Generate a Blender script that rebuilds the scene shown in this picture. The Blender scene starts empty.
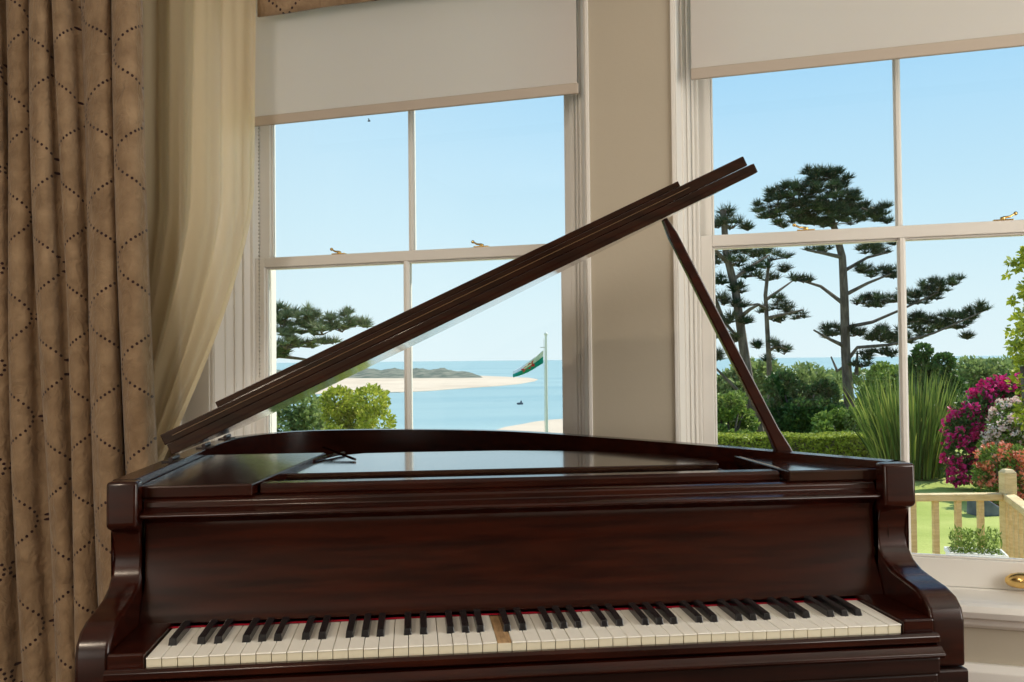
import bpy, math, random
import numpy as np
from math import sin, cos, pi, radians, atan, sqrt
from mathutils import Vector, Matrix

random.seed(7)
rng = np.random.default_rng(11)
SC = bpy.context.scene
COL = SC.collection

# ------------------------------------------------------------------ camera geometry
F, CZ = 900.0, 1.18
YAW, PITCH, ROLL = radians(6.3), atan(19 / 900), radians(0.57)
cf = Vector((sin(YAW) * cos(PITCH), cos(YAW) * cos(PITCH), sin(PITCH)))
r0 = Vector((cos(YAW), -sin(YAW), 0))
u0 = r0.cross(cf)
cr = r0 * cos(ROLL) - u0 * sin(ROLL)
cu = u0 * cos(ROLL) + r0 * sin(ROLL)
CAM = Vector((0, 0, CZ))


def pt(px, py, dist):
    """the place seen at a pixel, dist metres in front of the camera"""
    return CAM + (cf + cr * ((px - 512) / F) - cu * ((py - 341) / F)) * dist


cam_d = bpy.data.cameras.new('camera')
cam = bpy.data.objects.new('camera', cam_d)
COL.objects.link(cam)
m = Matrix((cr, cu, -cf)).transposed().to_4x4()
m.translation = CAM
cam.matrix_world = m
cam_d.sensor_fit = 'HORIZONTAL'
cam_d.sensor_width = 36
cam_d.lens = F / 1024 * 36
cam_d.clip_start = 0.05
cam_d.clip_end = 60000
SC.camera = cam

WA = radians(24)            # the window wall is turned 24 degrees against the piano
WD = Vector((cos(WA), -sin(WA), 0))
WN = Vector((sin(WA), cos(WA), 0))


# ------------------------------------------------------------------ materials
def mat(name, color, rough=0.6, spec=0.5, metal=0.0, coat=0.0, sheen=0.0):
    m = bpy.data.materials.new(name)
    m.use_nodes = True
    b = m.node_tree.nodes['Principled BSDF']
    b.inputs['Base Color'].default_value = (*color, 1)
    b.inputs['Roughness'].default_value = rough
    b.inputs['Specular IOR Level'].default_value = spec
    b.inputs['Metallic'].default_value = metal
    b.inputs['Coat Weight'].default_value = coat
    b.inputs['Coat Roughness'].default_value = 0.08
    b.inputs['Sheen Weight'].default_value = sheen
    return m


def N(m, typ, **kw):
    n = m.node_tree.nodes.new(typ)
    for k, v in kw.items():
        setattr(n, k, v)
    return n


def L(m, a, b):
    m.node_tree.links.new(a, b)


def noise_color(m, c1, c2, scale=(1, 1, 1), nscale=5.0, detail=4, bump=0.0, bscale=None, bdist=0.01, lo=0.35, hi=0.65):
    b = m.node_tree.nodes['Principled BSDF']
    tc = N(m, 'ShaderNodeTexCoord')
    mp = N(m, 'ShaderNodeMapping')
    mp.inputs['Scale'].default_value = scale
    L(m, tc.outputs['Object'], mp.inputs['Vector'])
    nz = N(m, 'ShaderNodeTexNoise')
    nz.inputs['Scale'].default_value = nscale
    nz.inputs['Detail'].default_value = detail
    L(m, mp.outputs['Vector'], nz.inputs['Vector'])
    rp = N(m, 'ShaderNodeValToRGB')
    rp.color_ramp.elements[0].position = lo
    rp.color_ramp.elements[1].position = hi
    rp.color_ramp.elements[0].color = (*c1, 1)
    rp.color_ramp.elements[1].color = (*c2, 1)
    L(m, nz.outputs['Fac'], rp.inputs['Fac'])
    L(m, rp.outputs['Color'], b.inputs['Base Color'])
    if bump:
        n2 = N(m, 'ShaderNodeTexNoise')
        n2.inputs['Scale'].default_value = bscale or nscale
        n2.inputs['Detail'].default_value = 4
        L(m, mp.outputs['Vector'], n2.inputs['Vector'])
        bp = N(m, 'ShaderNodeBump')
        bp.inputs['Strength'].default_value = bump
        bp.inputs['Distance'].default_value = bdist
        L(m, n2.outputs['Fac'], bp.inputs['Height'])
        L(m, bp.outputs['Normal'], b.inputs['Normal'])
    return m


M = {}
M['mahogany'] = noise_color(mat('mahogany', (0.05, 0.012, 0.006), 0.22, 0.36, coat=0.15),
                            (0.010, 0.0014, 0.0009), (0.029, 0.0046, 0.0018), (1.2, 14, 14), 5.0, 6)
M['mahogany_dark'] = noise_color(mat('mahogany_dark', (0.03, 0.01, 0.006), 0.38, 0.3, coat=0.08),
                                 (0.006, 0.0014, 0.0010), (0.016, 0.0034, 0.0020), (1.2, 14, 14), 5.0, 6)
M['mahogany_lid'] = noise_color(mat('mahogany_lid', (0.05, 0.012, 0.006), 0.14, 0.5, coat=0.5),
                                (0.009, 0.0028, 0.0020), (0.026, 0.008, 0.0045), (1.2, 14, 14), 5.0, 6)
M['bead'] = mat('bead_highlight', (0.10, 0.055, 0.020), 0.4)  # paler tone paints in the golden highlight along the lid's groove
M['ivory'] = noise_color(mat('ivory', (0.8, 0.76, 0.66), 0.28, 0.5), (0.90, 0.89, 0.83), (0.95, 0.94, 0.89), nscale=9)
M['ivory_front'] = mat('ivory_front', (0.70, 0.65, 0.50), 0.5)
M['key_wood'] = noise_color(mat('key_wood', (0.45, 0.28, 0.14), 0.7), (0.28, 0.17, 0.08), (0.52, 0.34, 0.18), (40, 6, 6), 4)
M['ebony'] = mat('ebony', (0.010, 0.010, 0.012), 0.22, 0.5)
M['felt'] = mat('felt', (0.42, 0.01, 0.03), 0.9, 0.1)
M['black_gap'] = mat('dark_gap', (0.01, 0.008, 0.007), 0.8)
M['gold_plate'] = mat('gold_plate', (0.55, 0.36, 0.13), 0.4, metal=0.6)
M['steel'] = mat('steel', (0.55, 0.53, 0.5), 0.3, metal=1.0)
M['brass'] = mat('brass', (0.83, 0.58, 0.22), 0.25, metal=1.0)
M['paint'] = mat('white_paint', (0.77, 0.745, 0.70), 0.42, 0.5)
M['wall'] = noise_color(mat('wall_paint', (0.6, 0.5, 0.38), 0.8, 0.2), (0.46, 0.41, 0.325), (0.50, 0.445, 0.355), nscale=1.2, bump=0.15, bscale=90, bdist=0.002)
M['ceiling'] = mat('ceiling_paint', (0.82, 0.80, 0.76), 0.9, 0.1)
M['floor'] = noise_color(mat('floor_carpet', (0.3, 0.22, 0.15), 0.9, 0.1), (0.12, 0.065, 0.045), (0.17, 0.095, 0.065), nscale=40, bump=0.3, bscale=200)
M['pine_wood'] = noise_color(mat('deck_wood', (0.6, 0.45, 0.22), 0.7), (0.56, 0.41, 0.20), (0.70, 0.54, 0.30), (3, 3, 20), 3)
M['bark'] = noise_color(mat('bark', (0.1, 0.08, 0.06), 0.9), (0.060, 0.045, 0.038), (0.15, 0.12, 0.10), (3, 3, 1), 4, bump=0.5, bscale=12)
M['trough'] = mat('trough_white', (0.8, 0.8, 0.78), 0.5)
M['stone'] = noise_color(mat('sill_stone', (0.6, 0.58, 0.54), 0.9), (0.52, 0.5, 0.46), (0.66, 0.64, 0.6), nscale=12)
M['slate'] = noise_color(mat('slate', (0.1, 0.11, 0.13), 0.7), (0.07, 0.08, 0.10), (0.16, 0.17, 0.19), nscale=4)
M['pole_white'] = mat('pole_white', (0.75, 0.74, 0.70), 0.5)
M['flag_white'] = mat('flag_white', (0.75, 0.78, 0.76), 0.8)
M['flag_green'] = mat('flag_green', (0.0, 0.28, 0.20), 0.8)
M['flag_red'] = mat('flag_red', (0.60, 0.03, 0.03), 0.8)
M['sand'] = noise_color(mat('sand', (0.7, 0.6, 0.45), 0.95, 0.1), (0.55, 0.45, 0.35), (0.64, 0.54, 0.43), nscale=0.02)
M['scrub'] = noise_color(mat('scrub', (0.1, 0.14, 0.08), 0.95, 0.1), (0.09, 0.12, 0.10), (0.24, 0.24, 0.19), nscale=0.05, detail=6)
M['terrain'] = noise_color(mat('lawn', (0.2, 0.3, 0.08), 0.95, 0.1), (0.28, 0.34, 0.08), (0.42, 0.45, 0.14), nscale=0.9, detail=8, bump=0.4, bscale=25, bdist=0.03)
M['bird'] = mat('bird', (0.03, 0.03, 0.03), 0.8)

# sea
ms = mat('sea', (0.10, 0.32, 0.44), 0.45, 0.15)
tc = N(ms, 'ShaderNodeTexCoord'); mp = N(ms, 'ShaderNodeMapping'); mp.inputs['Scale'].default_value = (0.0012, 0.008, 1)
mp.inputs['Rotation'].default_value = (0, 0, radians(8))
nz = N(ms, 'ShaderNodeTexNoise'); nz.inputs['Scale'].default_value = 1.0; nz.inputs['Detail'].default_value = 6
rp = N(ms, 'ShaderNodeValToRGB')
rp.color_ramp.elements[0].position = 0.3; rp.color_ramp.elements[1].position = 0.7
rp.color_ramp.elements[0].color = (0.20, 0.34, 0.38, 1); rp.color_ramp.elements[1].color = (0.35, 0.47, 0.47, 1)
L(ms, tc.outputs['Object'], mp.inputs['Vector']); L(ms, mp.outputs['Vector'], nz.inputs['Vector'])
L(ms, nz.outputs['Fac'], rp.inputs['Fac']); L(ms, rp.outputs['Color'], ms.node_tree.nodes['Principled BSDF'].inputs['Base Color'])
nb = N(ms, 'ShaderNodeTexNoise'); nb.inputs['Scale'].default_value = 0.3; nb.inputs['Detail'].default_value = 5
L(ms, tc.outputs['Object'], nb.inputs['Vector'])
bp = N(ms, 'ShaderNodeBump'); bp.inputs['Strength'].default_value = 0.6; bp.inputs['Distance'].default_value = 0.5
L(ms, nb.outputs['Fac'], bp.inputs['Height']); L(ms, bp.outputs['Normal'], ms.node_tree.nodes['Principled BSDF'].inputs['Normal'])
M['sea'] = ms

# glass: clear pane that passes light and mirrors a little
mg = bpy.data.materials.new('window_glass'); mg.use_nodes = True
nt = mg.node_tree; nt.nodes.remove(nt.nodes['Principled BSDF'])
tr = N(mg, 'ShaderNodeBsdfTransparent'); gl = N(mg, 'ShaderNodeBsdfGlossy'); gl.inputs['Roughness'].default_value = 0.02
fr = N(mg, 'ShaderNodeFresnel'); fr.inputs['IOR'].default_value = 1.35
mx = N(mg, 'ShaderNodeMixShader')
tr.inputs['Color'].default_value = (0.97, 0.985, 0.98, 1)
L(mg, fr.outputs[0], mx.inputs[0]); L(mg, tr.outputs[0], mx.inputs[1]); L(mg, gl.outputs[0], mx.inputs[2])
L(mg, mx.outputs[0], nt.nodes['Material Output'].inputs['Surface'])
M['glass'] = mg


def cloth_through(name, color, trans, clear, bump=0.2, bscale=60):
    m = bpy.data.materials.new(name); m.use_nodes = True
    nt = m.node_tree; nt.nodes.remove(nt.nodes['Principled BSDF'])
    d = N(m, 'ShaderNodeBsdfDiffuse'); t = N(m, 'ShaderNodeBsdfTranslucent'); c = N(m, 'ShaderNodeBsdfTransparent')
    d.inputs['Color'].default_value = (*color, 1); t.inputs['Color'].default_value = (*color, 1)
    a = N(m, 'ShaderNodeMixShader'); a.inputs[0].default_value = trans
    b = N(m, 'ShaderNodeMixShader'); b.inputs[0].default_value = clear
    L(m, d.outputs[0], a.inputs[1]); L(m, t.outputs[0], a.inputs[2])
    L(m, a.outputs[0], b.inputs[1]); L(m, c.outputs[0], b.inputs[2])
    L(m, b.outputs[0], nt.nodes['Material Output'].inputs['Surface'])
    tc = N(m, 'ShaderNodeTexCoord'); nz = N(m, 'ShaderNodeTexNoise'); nz.inputs['Scale'].default_value = bscale
    bp = N(m, 'ShaderNodeBump'); bp.inputs['Strength'].default_value = bump; bp.inputs['Distance'].default_value = 0.003
    L(m, tc.outputs['Object'], nz.inputs['Vector']); L(m, nz.outputs['Fac'], bp.inputs['Height']); L(m, bp.outputs['Normal'], d.inputs['Normal'])
    return m


M['blind'] = cloth_through('blind_fabric', (0.88, 0.84, 0.81), 0.55, 0.0)
M['sheer'] = cloth_through('sheer_fabric', (0.95, 0.82, 0.58), 0.55, 0.24, 0.3, 25)
M['blind_bar'] = mat('blind_bar', (0.50, 0.43, 0.36), 0.5)


def patterned_fabric(name, c1, c2, dot):
    """heavy cloth with ogee lines of small stitched dots, in cloth metres (UV)"""
    m = mat(name, c1, 0.85, 0.2, sheen=0.3)
    b = m.node_tree.nodes['Principled BSDF']
    uv = N(m, 'ShaderNodeUVMap'); sp = N(m, 'ShaderNodeSeparateXYZ'); L(m, uv.outputs[0], sp.inputs[0])

    def mt(op, a, c=None):
        n = N(m, 'ShaderNodeMath', operation=op)
        for i, v in enumerate((a, c)):
            if v is None: continue
            if isinstance(v, (int, float)): n.inputs[i].default_value = v
            else: L(m, v, n.inputs[i])
        return n.outputs[0]
    u, v = sp.outputs[0], sp.outputs[1]
    P, A, Wd, p, R = 0.335, 0.088, 0.19, 0.0122, 0.0047
    n_ = mt('ROUND', mt('DIVIDE', u, Wd))
    K = 0.0083
    t0 = mt('FLOOR', mt('DIVIDE', mt('SUBTRACT', v, mt('MULTIPLY', mt('SINE', mt('MULTIPLY', v, 4 * pi / P)), K)), p))
    d = None
    for q in (-0.5, 0.5, 1.5):
        t = mt('MULTIPLY', mt('ADD', t0, q), p)
        vc = mt('ADD', t, mt('MULTIPLY', mt('SINE', mt('MULTIPLY', t, 4 * pi / P)), K))
        ph = mt('ADD', mt('MULTIPLY', vc, 2 * pi / P), mt('MULTIPLY', n_, pi))
        uc = mt('ADD', mt('MULTIPLY', n_, Wd), mt('MULTIPLY', mt('COSINE', ph), A))
        du = mt('SUBTRACT', u, uc); dv = mt('SUBTRACT', v, vc)
        dd = mt('SQRT', mt('ADD', mt('MULTIPLY', du, du), mt('MULTIPLY', dv, dv)))
        d = dd if d is None else mt('MINIMUM', d, dd)
    isdot = mt('LESS_THAN', d, R)
    tc = N(m, 'ShaderNodeTexCoord'); nz = N(m, 'ShaderNodeTexNoise'); nz.inputs['Scale'].default_value = 14; nz.inputs['Detail'].default_value = 6
    L(m, tc.outputs['Object'], nz.inputs['Vector'])
    rp = N(m, 'ShaderNodeValToRGB'); rp.color_ramp.elements[0].position = 0.35; rp.color_ramp.elements[1].position = 0.7
    rp.color_ramp.elements[0].color = (*c1, 1); rp.color_ramp.elements[1].color = (*c2, 1)
    L(m, nz.outputs['Fac'], rp.inputs['Fac'])
    mx = N(m, 'ShaderNodeMixRGB'); L(m, isdot, mx.inputs[0]); L(m, rp.outputs[0], mx.inputs[1]); mx.inputs[2].default_value = (*dot, 1)
    L(m, mx.outputs[0], b.inputs['Base Color'])
    mp = N(m, 'ShaderNodeMapping'); mp.inputs['Scale'].default_value = (1, 1, 0.8)
    L(m, tc.outputs['Object'], mp.inputs['Vector'])
    n2 = N(m, 'ShaderNodeTexNoise'); n2.inputs['Scale'].default_value = 22; n2.inputs['Detail'].default_value = 5; n2.inputs['Distortion'].default_value = 1.0
    L(m, mp.outputs[0], n2.inputs['Vector'])
    bp = N(m, 'ShaderNodeBump'); bp.inputs['Strength'].default_value = 0.8; bp.inputs['Distance'].default_value = 0.016
    L(m, n2.outputs['Fac'], bp.inputs['Height']); L(m, bp.outputs['Normal'], b.inputs['Normal'])
    return m


M['curtain'] = patterned_fabric('curtain_fabric', (0.25, 0.165, 0.095), (0.38, 0.265, 0.160), (0.030, 0.010, 0.012))


def leaf_mat(name, stops, trans=0.35, rough=0.5):
    """leaves: colour varies from leaf to leaf, some light passes through"""
    m = bpy.data.materials.new(name); m.use_nodes = True
    nt = m.node_tree; b = nt.nodes['Principled BSDF']
    at = N(m, 'ShaderNodeAttribute', attribute_name='tint')
    rp = N(m, 'ShaderNodeValToRGB')
    el = rp.color_ramp.elements
    el[0].position = 0; el[0].color = (*stops[0], 1)
    el[1].position = 1; el[1].color = (*stops[-1], 1)
    for i, s in enumerate(stops[1:-1]):
        e = el.new((i + 1) / (len(stops) - 1)); e.color = (*s, 1)
    L(m, at.outputs['Fac'], rp.inputs['Fac']); L(m, rp.outputs[0], b.inputs['Base Color'])
    b.inputs['Roughness'].default_value = rough
    b.inputs['Specular IOR Level'].default_value = 0.3
    t = N(m, 'ShaderNodeBsdfTranslucent'); L(m, rp.outputs[0], t.inputs['Color'])
    mx = N(m, 'ShaderNodeMixShader'); mx.inputs[0].default_value = trans
    L(m, b.outputs[0], mx.inputs[1]); L(m, t.outputs[0], mx.inputs[2])
    L(m, mx.outputs[0], nt.nodes['Material Output'].inputs['Surface'])
    return m


M['leaf_dark'] = leaf_mat('leaf_dark', [(0.02, 0.06, 0.015), (0.05, 0.12, 0.03), (0.12, 0.21, 0.05)])
M['leaf_mid'] = leaf_mat('leaf_mid', [(0.08, 0.14, 0.025), (0.18, 0.28, 0.05), (0.34, 0.42, 0.10)])
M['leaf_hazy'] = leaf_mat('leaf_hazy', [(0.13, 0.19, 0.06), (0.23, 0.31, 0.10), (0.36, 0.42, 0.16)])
M['leaf_yellow'] = leaf_mat('leaf_yellow', [(0.14, 0.19, 0.015), (0.38, 0.44, 0.04), (0.62, 0.60, 0.09)])
M['leaf_hedge'] = leaf_mat('leaf_hedge', [(0.12, 0.16, 0.015), (0.32, 0.38, 0.05), (0.55, 0.58, 0.11)])
M['needle'] = leaf_mat('needle', [(0.012, 0.032, 0.016), (0.028, 0.060, 0.028), (0.07, 0.11, 0.05)], 0.2)
M['needle_light'] = leaf_mat('needle_light', [(0.06, 0.10, 0.05), (0.13, 0.18, 0.09), (0.26, 0.30, 0.16)], 0.25)
M['blade'] = leaf_mat('blade', [(0.04, 0.08, 0.02), (0.14, 0.22, 0.04), (0.50, 0.50, 0.12)], 0.3, 0.35)
M['magenta'] = leaf_mat('petal_magenta', [(0.42, 0.0, 0.10), (0.70, 0.012, 0.20), (0.85, 0.07, 0.34)], 0.3)
M['petal_pale'] = leaf_mat('petal_pale', [(0.72, 0.38, 0.36), (0.84, 0.64, 0.58), (0.88, 0.82, 0.74)], 0.3)
M['petal_coral'] = leaf_mat('petal_coral', [(0.62, 0.12, 0.07), (0.78, 0.22, 0.13), (0.85, 0.40, 0.28)], 0.3)


# ------------------------------------------------------------------ mesh builder
class MB:
    def __init__(self):
        self.v, self.f, self.uv = [], [], None

    def box(self, x0, x1, y0, y1, z0, z1):
        b = len(self.v)
        self.v += [(x0, y0, z0), (x1, y0, z0), (x1, y1, z0), (x0, y1, z0), (x0, y0, z1), (x1, y0, z1), (x1, y1, z1), (x0, y1, z1)]
        for q in ((0, 3, 2, 1), (4, 5, 6, 7), (0, 1, 5, 4), (1, 2, 6, 5), (2, 3, 7, 6), (3, 0, 4, 7)):
            self.f.append(tuple(b + i for i in q))
        return self

    def prism(self, pts, a0, a1, axis='x'):
        """2-D outline extruded along an axis"""
        b, n = len(self.v), len(pts)
        for a in (a0, a1):
            for p, q in pts:
                self.v.append({'x': (a, p, q), 'y': (p, a, q), 'z': (p, q, a)}[axis])
        self.f.append(tuple(b + i for i in range(n))[::-1])
        self.f.append(tuple(b + n + i for i in range(n)))
        for i in range(n):
            j = (i + 1) % n
            self.f.append((b + i, b + j, b + n + j, b + n + i))
        return self

    def tube(self, pts, radii, seg=10, cap=True):
        pts = [Vector(p) for p in pts]
        if isinstance(radii, (int, float)): radii = [radii] * len(pts)
        b0 = len(self.v)
        up = None
        for i, p in enumerate(pts):
            t = (pts[min(i + 1, len(pts) - 1)] - pts[max(i - 1, 0)]).normalized()
            if up is None:
                up = t.orthogonal().normalized()
            a = (up - t * up.dot(t)).normalized(); up = a
            c = t.cross(a)
            for k in range(seg):
                an = 2 * pi * k / seg
                self.v.append(tuple(p + (a * cos(an) + c * sin(an)) * radii[i]))
        for i in range(len(pts) - 1):
            for k in range(seg):
                k2 = (k + 1) % seg
                self.f.append((b0 + i * seg + k, b0 + i * seg + k2, b0 + (i + 1) * seg + k2, b0 + (i + 1) * seg + k))
        if cap:
            self.f.append(tuple(b0 + k for k in range(seg))[::-1])
            self.f.append(tuple(b0 + (len(pts) - 1) * seg + k for k in range(seg)))
        return self

    def lathe(self, prof, cx, cy, seg=20):
        b = len(self.v); n = len(prof)
        for r, z in prof:
            for k in range(seg):
                a = 2 * pi * k / seg
                self.v.append((cx + r * cos(a), cy + r * sin(a), z))
        for i in range(n - 1):
            for k in range(seg):
                k2 = (k + 1) % seg
                self.f.append((b + i * seg + k, b + i * seg + k2, b + (i + 1) * seg + k2, b + (i + 1) * seg + k))
        self.f.append(tuple(b + k for k in range(seg))[::-1]); self.f.append(tuple(b + (n - 1) * seg + k for k in range(seg)))
        return self

    def ball(self, c, r, sx=1, sy=1, sz=1, seg=12, rings=8):
        prof = [(max(1e-4, sin(pi * i / rings)), -cos(pi * i / rings)) for i in range(rings + 1)]
        b = len(self.v)
        self.lathe(prof, 0, 0, seg)
        for i in range(b, len(self.v)):
            x, y, z = self.v[i]
            self.v[i] = (c[0] + x * r * sx, c[1] + y * r * sy, c[2] + z * r * sz)
        return self

    def build(self, name, material, parent=None, bevel=0.0, smooth=False, seg=2, sub=0, rotz=None):
        me = bpy.data.meshes.new(name)
        me.from_pydata([tuple(p) for p in self.v], [], self.f)
        me.materials.append(material)
        o = bpy.data.objects.new(name, me)
        COL.objects.link(o)
        if parent is not None: o.parent = parent
        if rotz is not None: o.rotation_euler.z = rotz
        if bevel:
            md = o.modifiers.new('bevel', 'BEVEL'); md.width = bevel; md.segments = seg; md.limit_method = 'ANGLE'; md.angle_limit = radians(35)
            md.harden_normals = False
        if smooth:
            me.polygons.foreach_set('use_smooth', [True] * len(me.polygons))
            if smooth == 'auto': me.set_sharp_from_angle(angle=radians(35))
        me.update()
        return o


def empty(name, label=None, cat=None, loc=(0, 0, 0), rotz=0, group=None, kind=None):
    o = bpy.data.objects.new(name, None)
    o.empty_display_size = 0.1
    COL.objects.link(o)
    o.location = loc; o.rotation_euler.z = rotz
    return tag(o, label, cat, group, kind)


def tag(o, label=None, cat=None, group=None, kind=None):
    if label: o['label'] = label
    if cat: o['category'] = cat
    if group: o['group'] = group
    if kind: o['kind'] = kind
    return o


def rebase(o, base):
    """put a single mesh's origin at its base point"""
    base = Vector(base)
    o.data.transform(Matrix.Translation(-base)); o.location = base
    return o


def grid_mesh(name, P, material, parent=None, uv=None, rotz=None):
    """P: array (nu, nv, 3)"""
    nu, nv = P.shape[:2]
    v = P.reshape(-1, 3)
    f = [(i * nv + j, (i + 1) * nv + j, (i + 1) * nv + j + 1, i * nv + j + 1) for i in range(nu - 1) for j in range(nv - 1)]
    me = bpy.data.meshes.new(name); me.from_pydata(v.tolist(), [], f); me.materials.append(material)
    me.polygons.foreach_set('use_smooth', [True] * len(me.polygons))
    if uv is not None:
        lay = me.uv_layers.new(name='UVMap')
        idx = np.array([l.vertex_index for l in me.loops])
        lay.data.foreach_set('uv', uv.reshape(-1, 2)[idx].ravel())
    me.update()
    o = bpy.data.objects.new(name, me); COL.objects.link(o)
    if parent: o.parent = parent
    if rotz is not None: o.rotation_euler.z = rotz
    return o


def leaves(name, centers, size, material, parent=None, aspect=0.5, up=0.0, dirs=None, kind=None, normals=None):
    """one mesh of pointed four-cornered leaves"""
    n = len(centers)
    c = np.asarray(centers, float)
    s = size * rng.uniform(0.6, 1.3, n)[:, None]
    d = rng.normal(size=(n, 3)) if dirs is None else np.asarray(dirs) + rng.normal(size=(n, 3)) * 0.45
    d[:, 2] += up
    d /= np.linalg.norm(d, axis=1)[:, None]
    q = rng.normal(size=(n, 3))
    w = np.cross(d, q); w /= np.linalg.norm(w, axis=1)[:, None] + 1e-9
    V = np.empty((n, 4, 3))
    V[:, 0] = c - d * s * 0.5; V[:, 1] = c + w * s * aspect * 0.5
    V[:, 2] = c + d * s * 0.5; V[:, 3] = c - w * s * aspect * 0.5
    me = bpy.data.meshes.new(name)
    me.vertices.add(n * 4); me.loops.add(n * 4); me.polygons.add(n)
    me.vertices.foreach_set('co', V.ravel())
    me.loops.foreach_set('vertex_index', np.arange(n * 4))
    me.polygons.foreach_set('loop_start', np.arange(n) * 4)
    me.polygons.foreach_set('loop_total', np.full(n, 4))
    at = me.attributes.new('tint', 'FLOAT', 'FACE')
    at.data.foreach_set('value', np.clip(rng.normal(0.5, 0.26, n), 0, 1))
    me.materials.append(material); me.update(); me.validate()
    o = bpy.data.objects.new(name, me); COL.objects.link(o)
    if parent: o.parent = parent
    if kind: o['kind'] = kind
    return o


def lump_points(lumps, n, inner=0.55):
    """points in the outer layer of many round lumps; lumps: (x,y,z,rx,ry,rz)"""
    lumps = np.asarray(lumps, float)
    vol = (lumps[:, 3] * lumps[:, 5]); vol /= vol.sum()
    k = rng.choice(len(lumps), n, p=vol)
    d = rng.normal(size=(n, 3)); d /= np.linalg.norm(d, axis=1)[:, None]
    r = rng.uniform(inner, 1.0, n) ** 0.7
    L_ = lumps[k]
    return L_[:, :3] + d * r[:, None] * L_[:, 3:6], d


exec_after = []

# ================================================================== THE ROOM
rot = -WA
FACE = 2.74        # room face of the window wall (distance along its normal)
ZC = 2.95
SX0, SX1, TB = -3.35, 2.7, -3.2

mb = MB()
HOLES = [(-1.992, -0.625), (-0.347, 0.965)]
HZ0, HZ1 = 0.455, 2.62
for a, b in ((SX0 - 0.3, HOLES[0][0]), (HOLES[0][1], HOLES[1][0]), (HOLES[1][1], SX1 + 0.3)):
    mb.box(a, b, FACE, FACE + 0.30, -0.9, ZC + 0.2)
for a, b in HOLES:
    mb.box(a, b, FACE, FACE + 0.30, -0.9, HZ0); mb.box(a, b, FACE, FACE + 0.30, HZ1, ZC + 0.2)
tag(mb.build('wall_window_side', M['wall'], rotz=rot), 'cream wall with the two tall windows', kind='structure')
tag(MB().box(SX0 - 0.3, SX0, TB, FACE, -0.1, ZC + 0.2).build('wall_left', M['wall'], rotz=rot), kind='structure')
mb = MB()
for a, b in ((TB, 0.35), (2.15, FACE)):
    mb.box(SX1, SX1 + 0.3, a, b, -0.1, ZC + 0.2)
mb.box(SX1, SX1 + 0.3, 0.35, 2.15, -0.1, 0.7); mb.box(SX1, SX1 + 0.3, 0.35, 2.15, 2.6, ZC + 0.2)
tag(mb.build('wall_right', M['wall'], rotz=rot), kind='structure')
mb = MB()
for a, b in ((SX0, -2.2), (-0.9, SX1)):
    mb.box(a, b, TB - 0.3, TB, -0.1, ZC + 0.2)
for a, b in ((-2.2, -0.9),):
    mb.box(a, b, TB - 0.3, TB, -0.1, 0.7); mb.box(a, b, TB - 0.3, TB, 2.6, ZC + 0.2)
tag(mb.build('wall_rear', M['wall'], rotz=rot), kind='structure')
tag(MB().box(SX0 - 0.3, SX1 + 0.3, TB - 0.3, FACE + 0.3, -0.12, 0).build('floor', M['floor'], rotz=rot), kind='structure')
tag(MB().box(SX0, SX1, TB, FACE, ZC, ZC + 0.15).build('ceiling', M['ceiling'], rotz=rot), kind='structure')
# dado rail under the sill and skirting
tag(MB().box(SX0, SX1, FACE - 0.018, FACE - 0.0005, 0.0, 0.295).prism([(FACE - 0.03, 0.295), (FACE - 0.03, 0.325), (FACE - 0.016, 0.343), (FACE - 0.0005, 0.343), (FACE - 0.0005, 0.295)], SX0, SX1).build('baseboard_window_side', M['paint'], rotz=rot, bevel=0.003), kind='structure')


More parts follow.
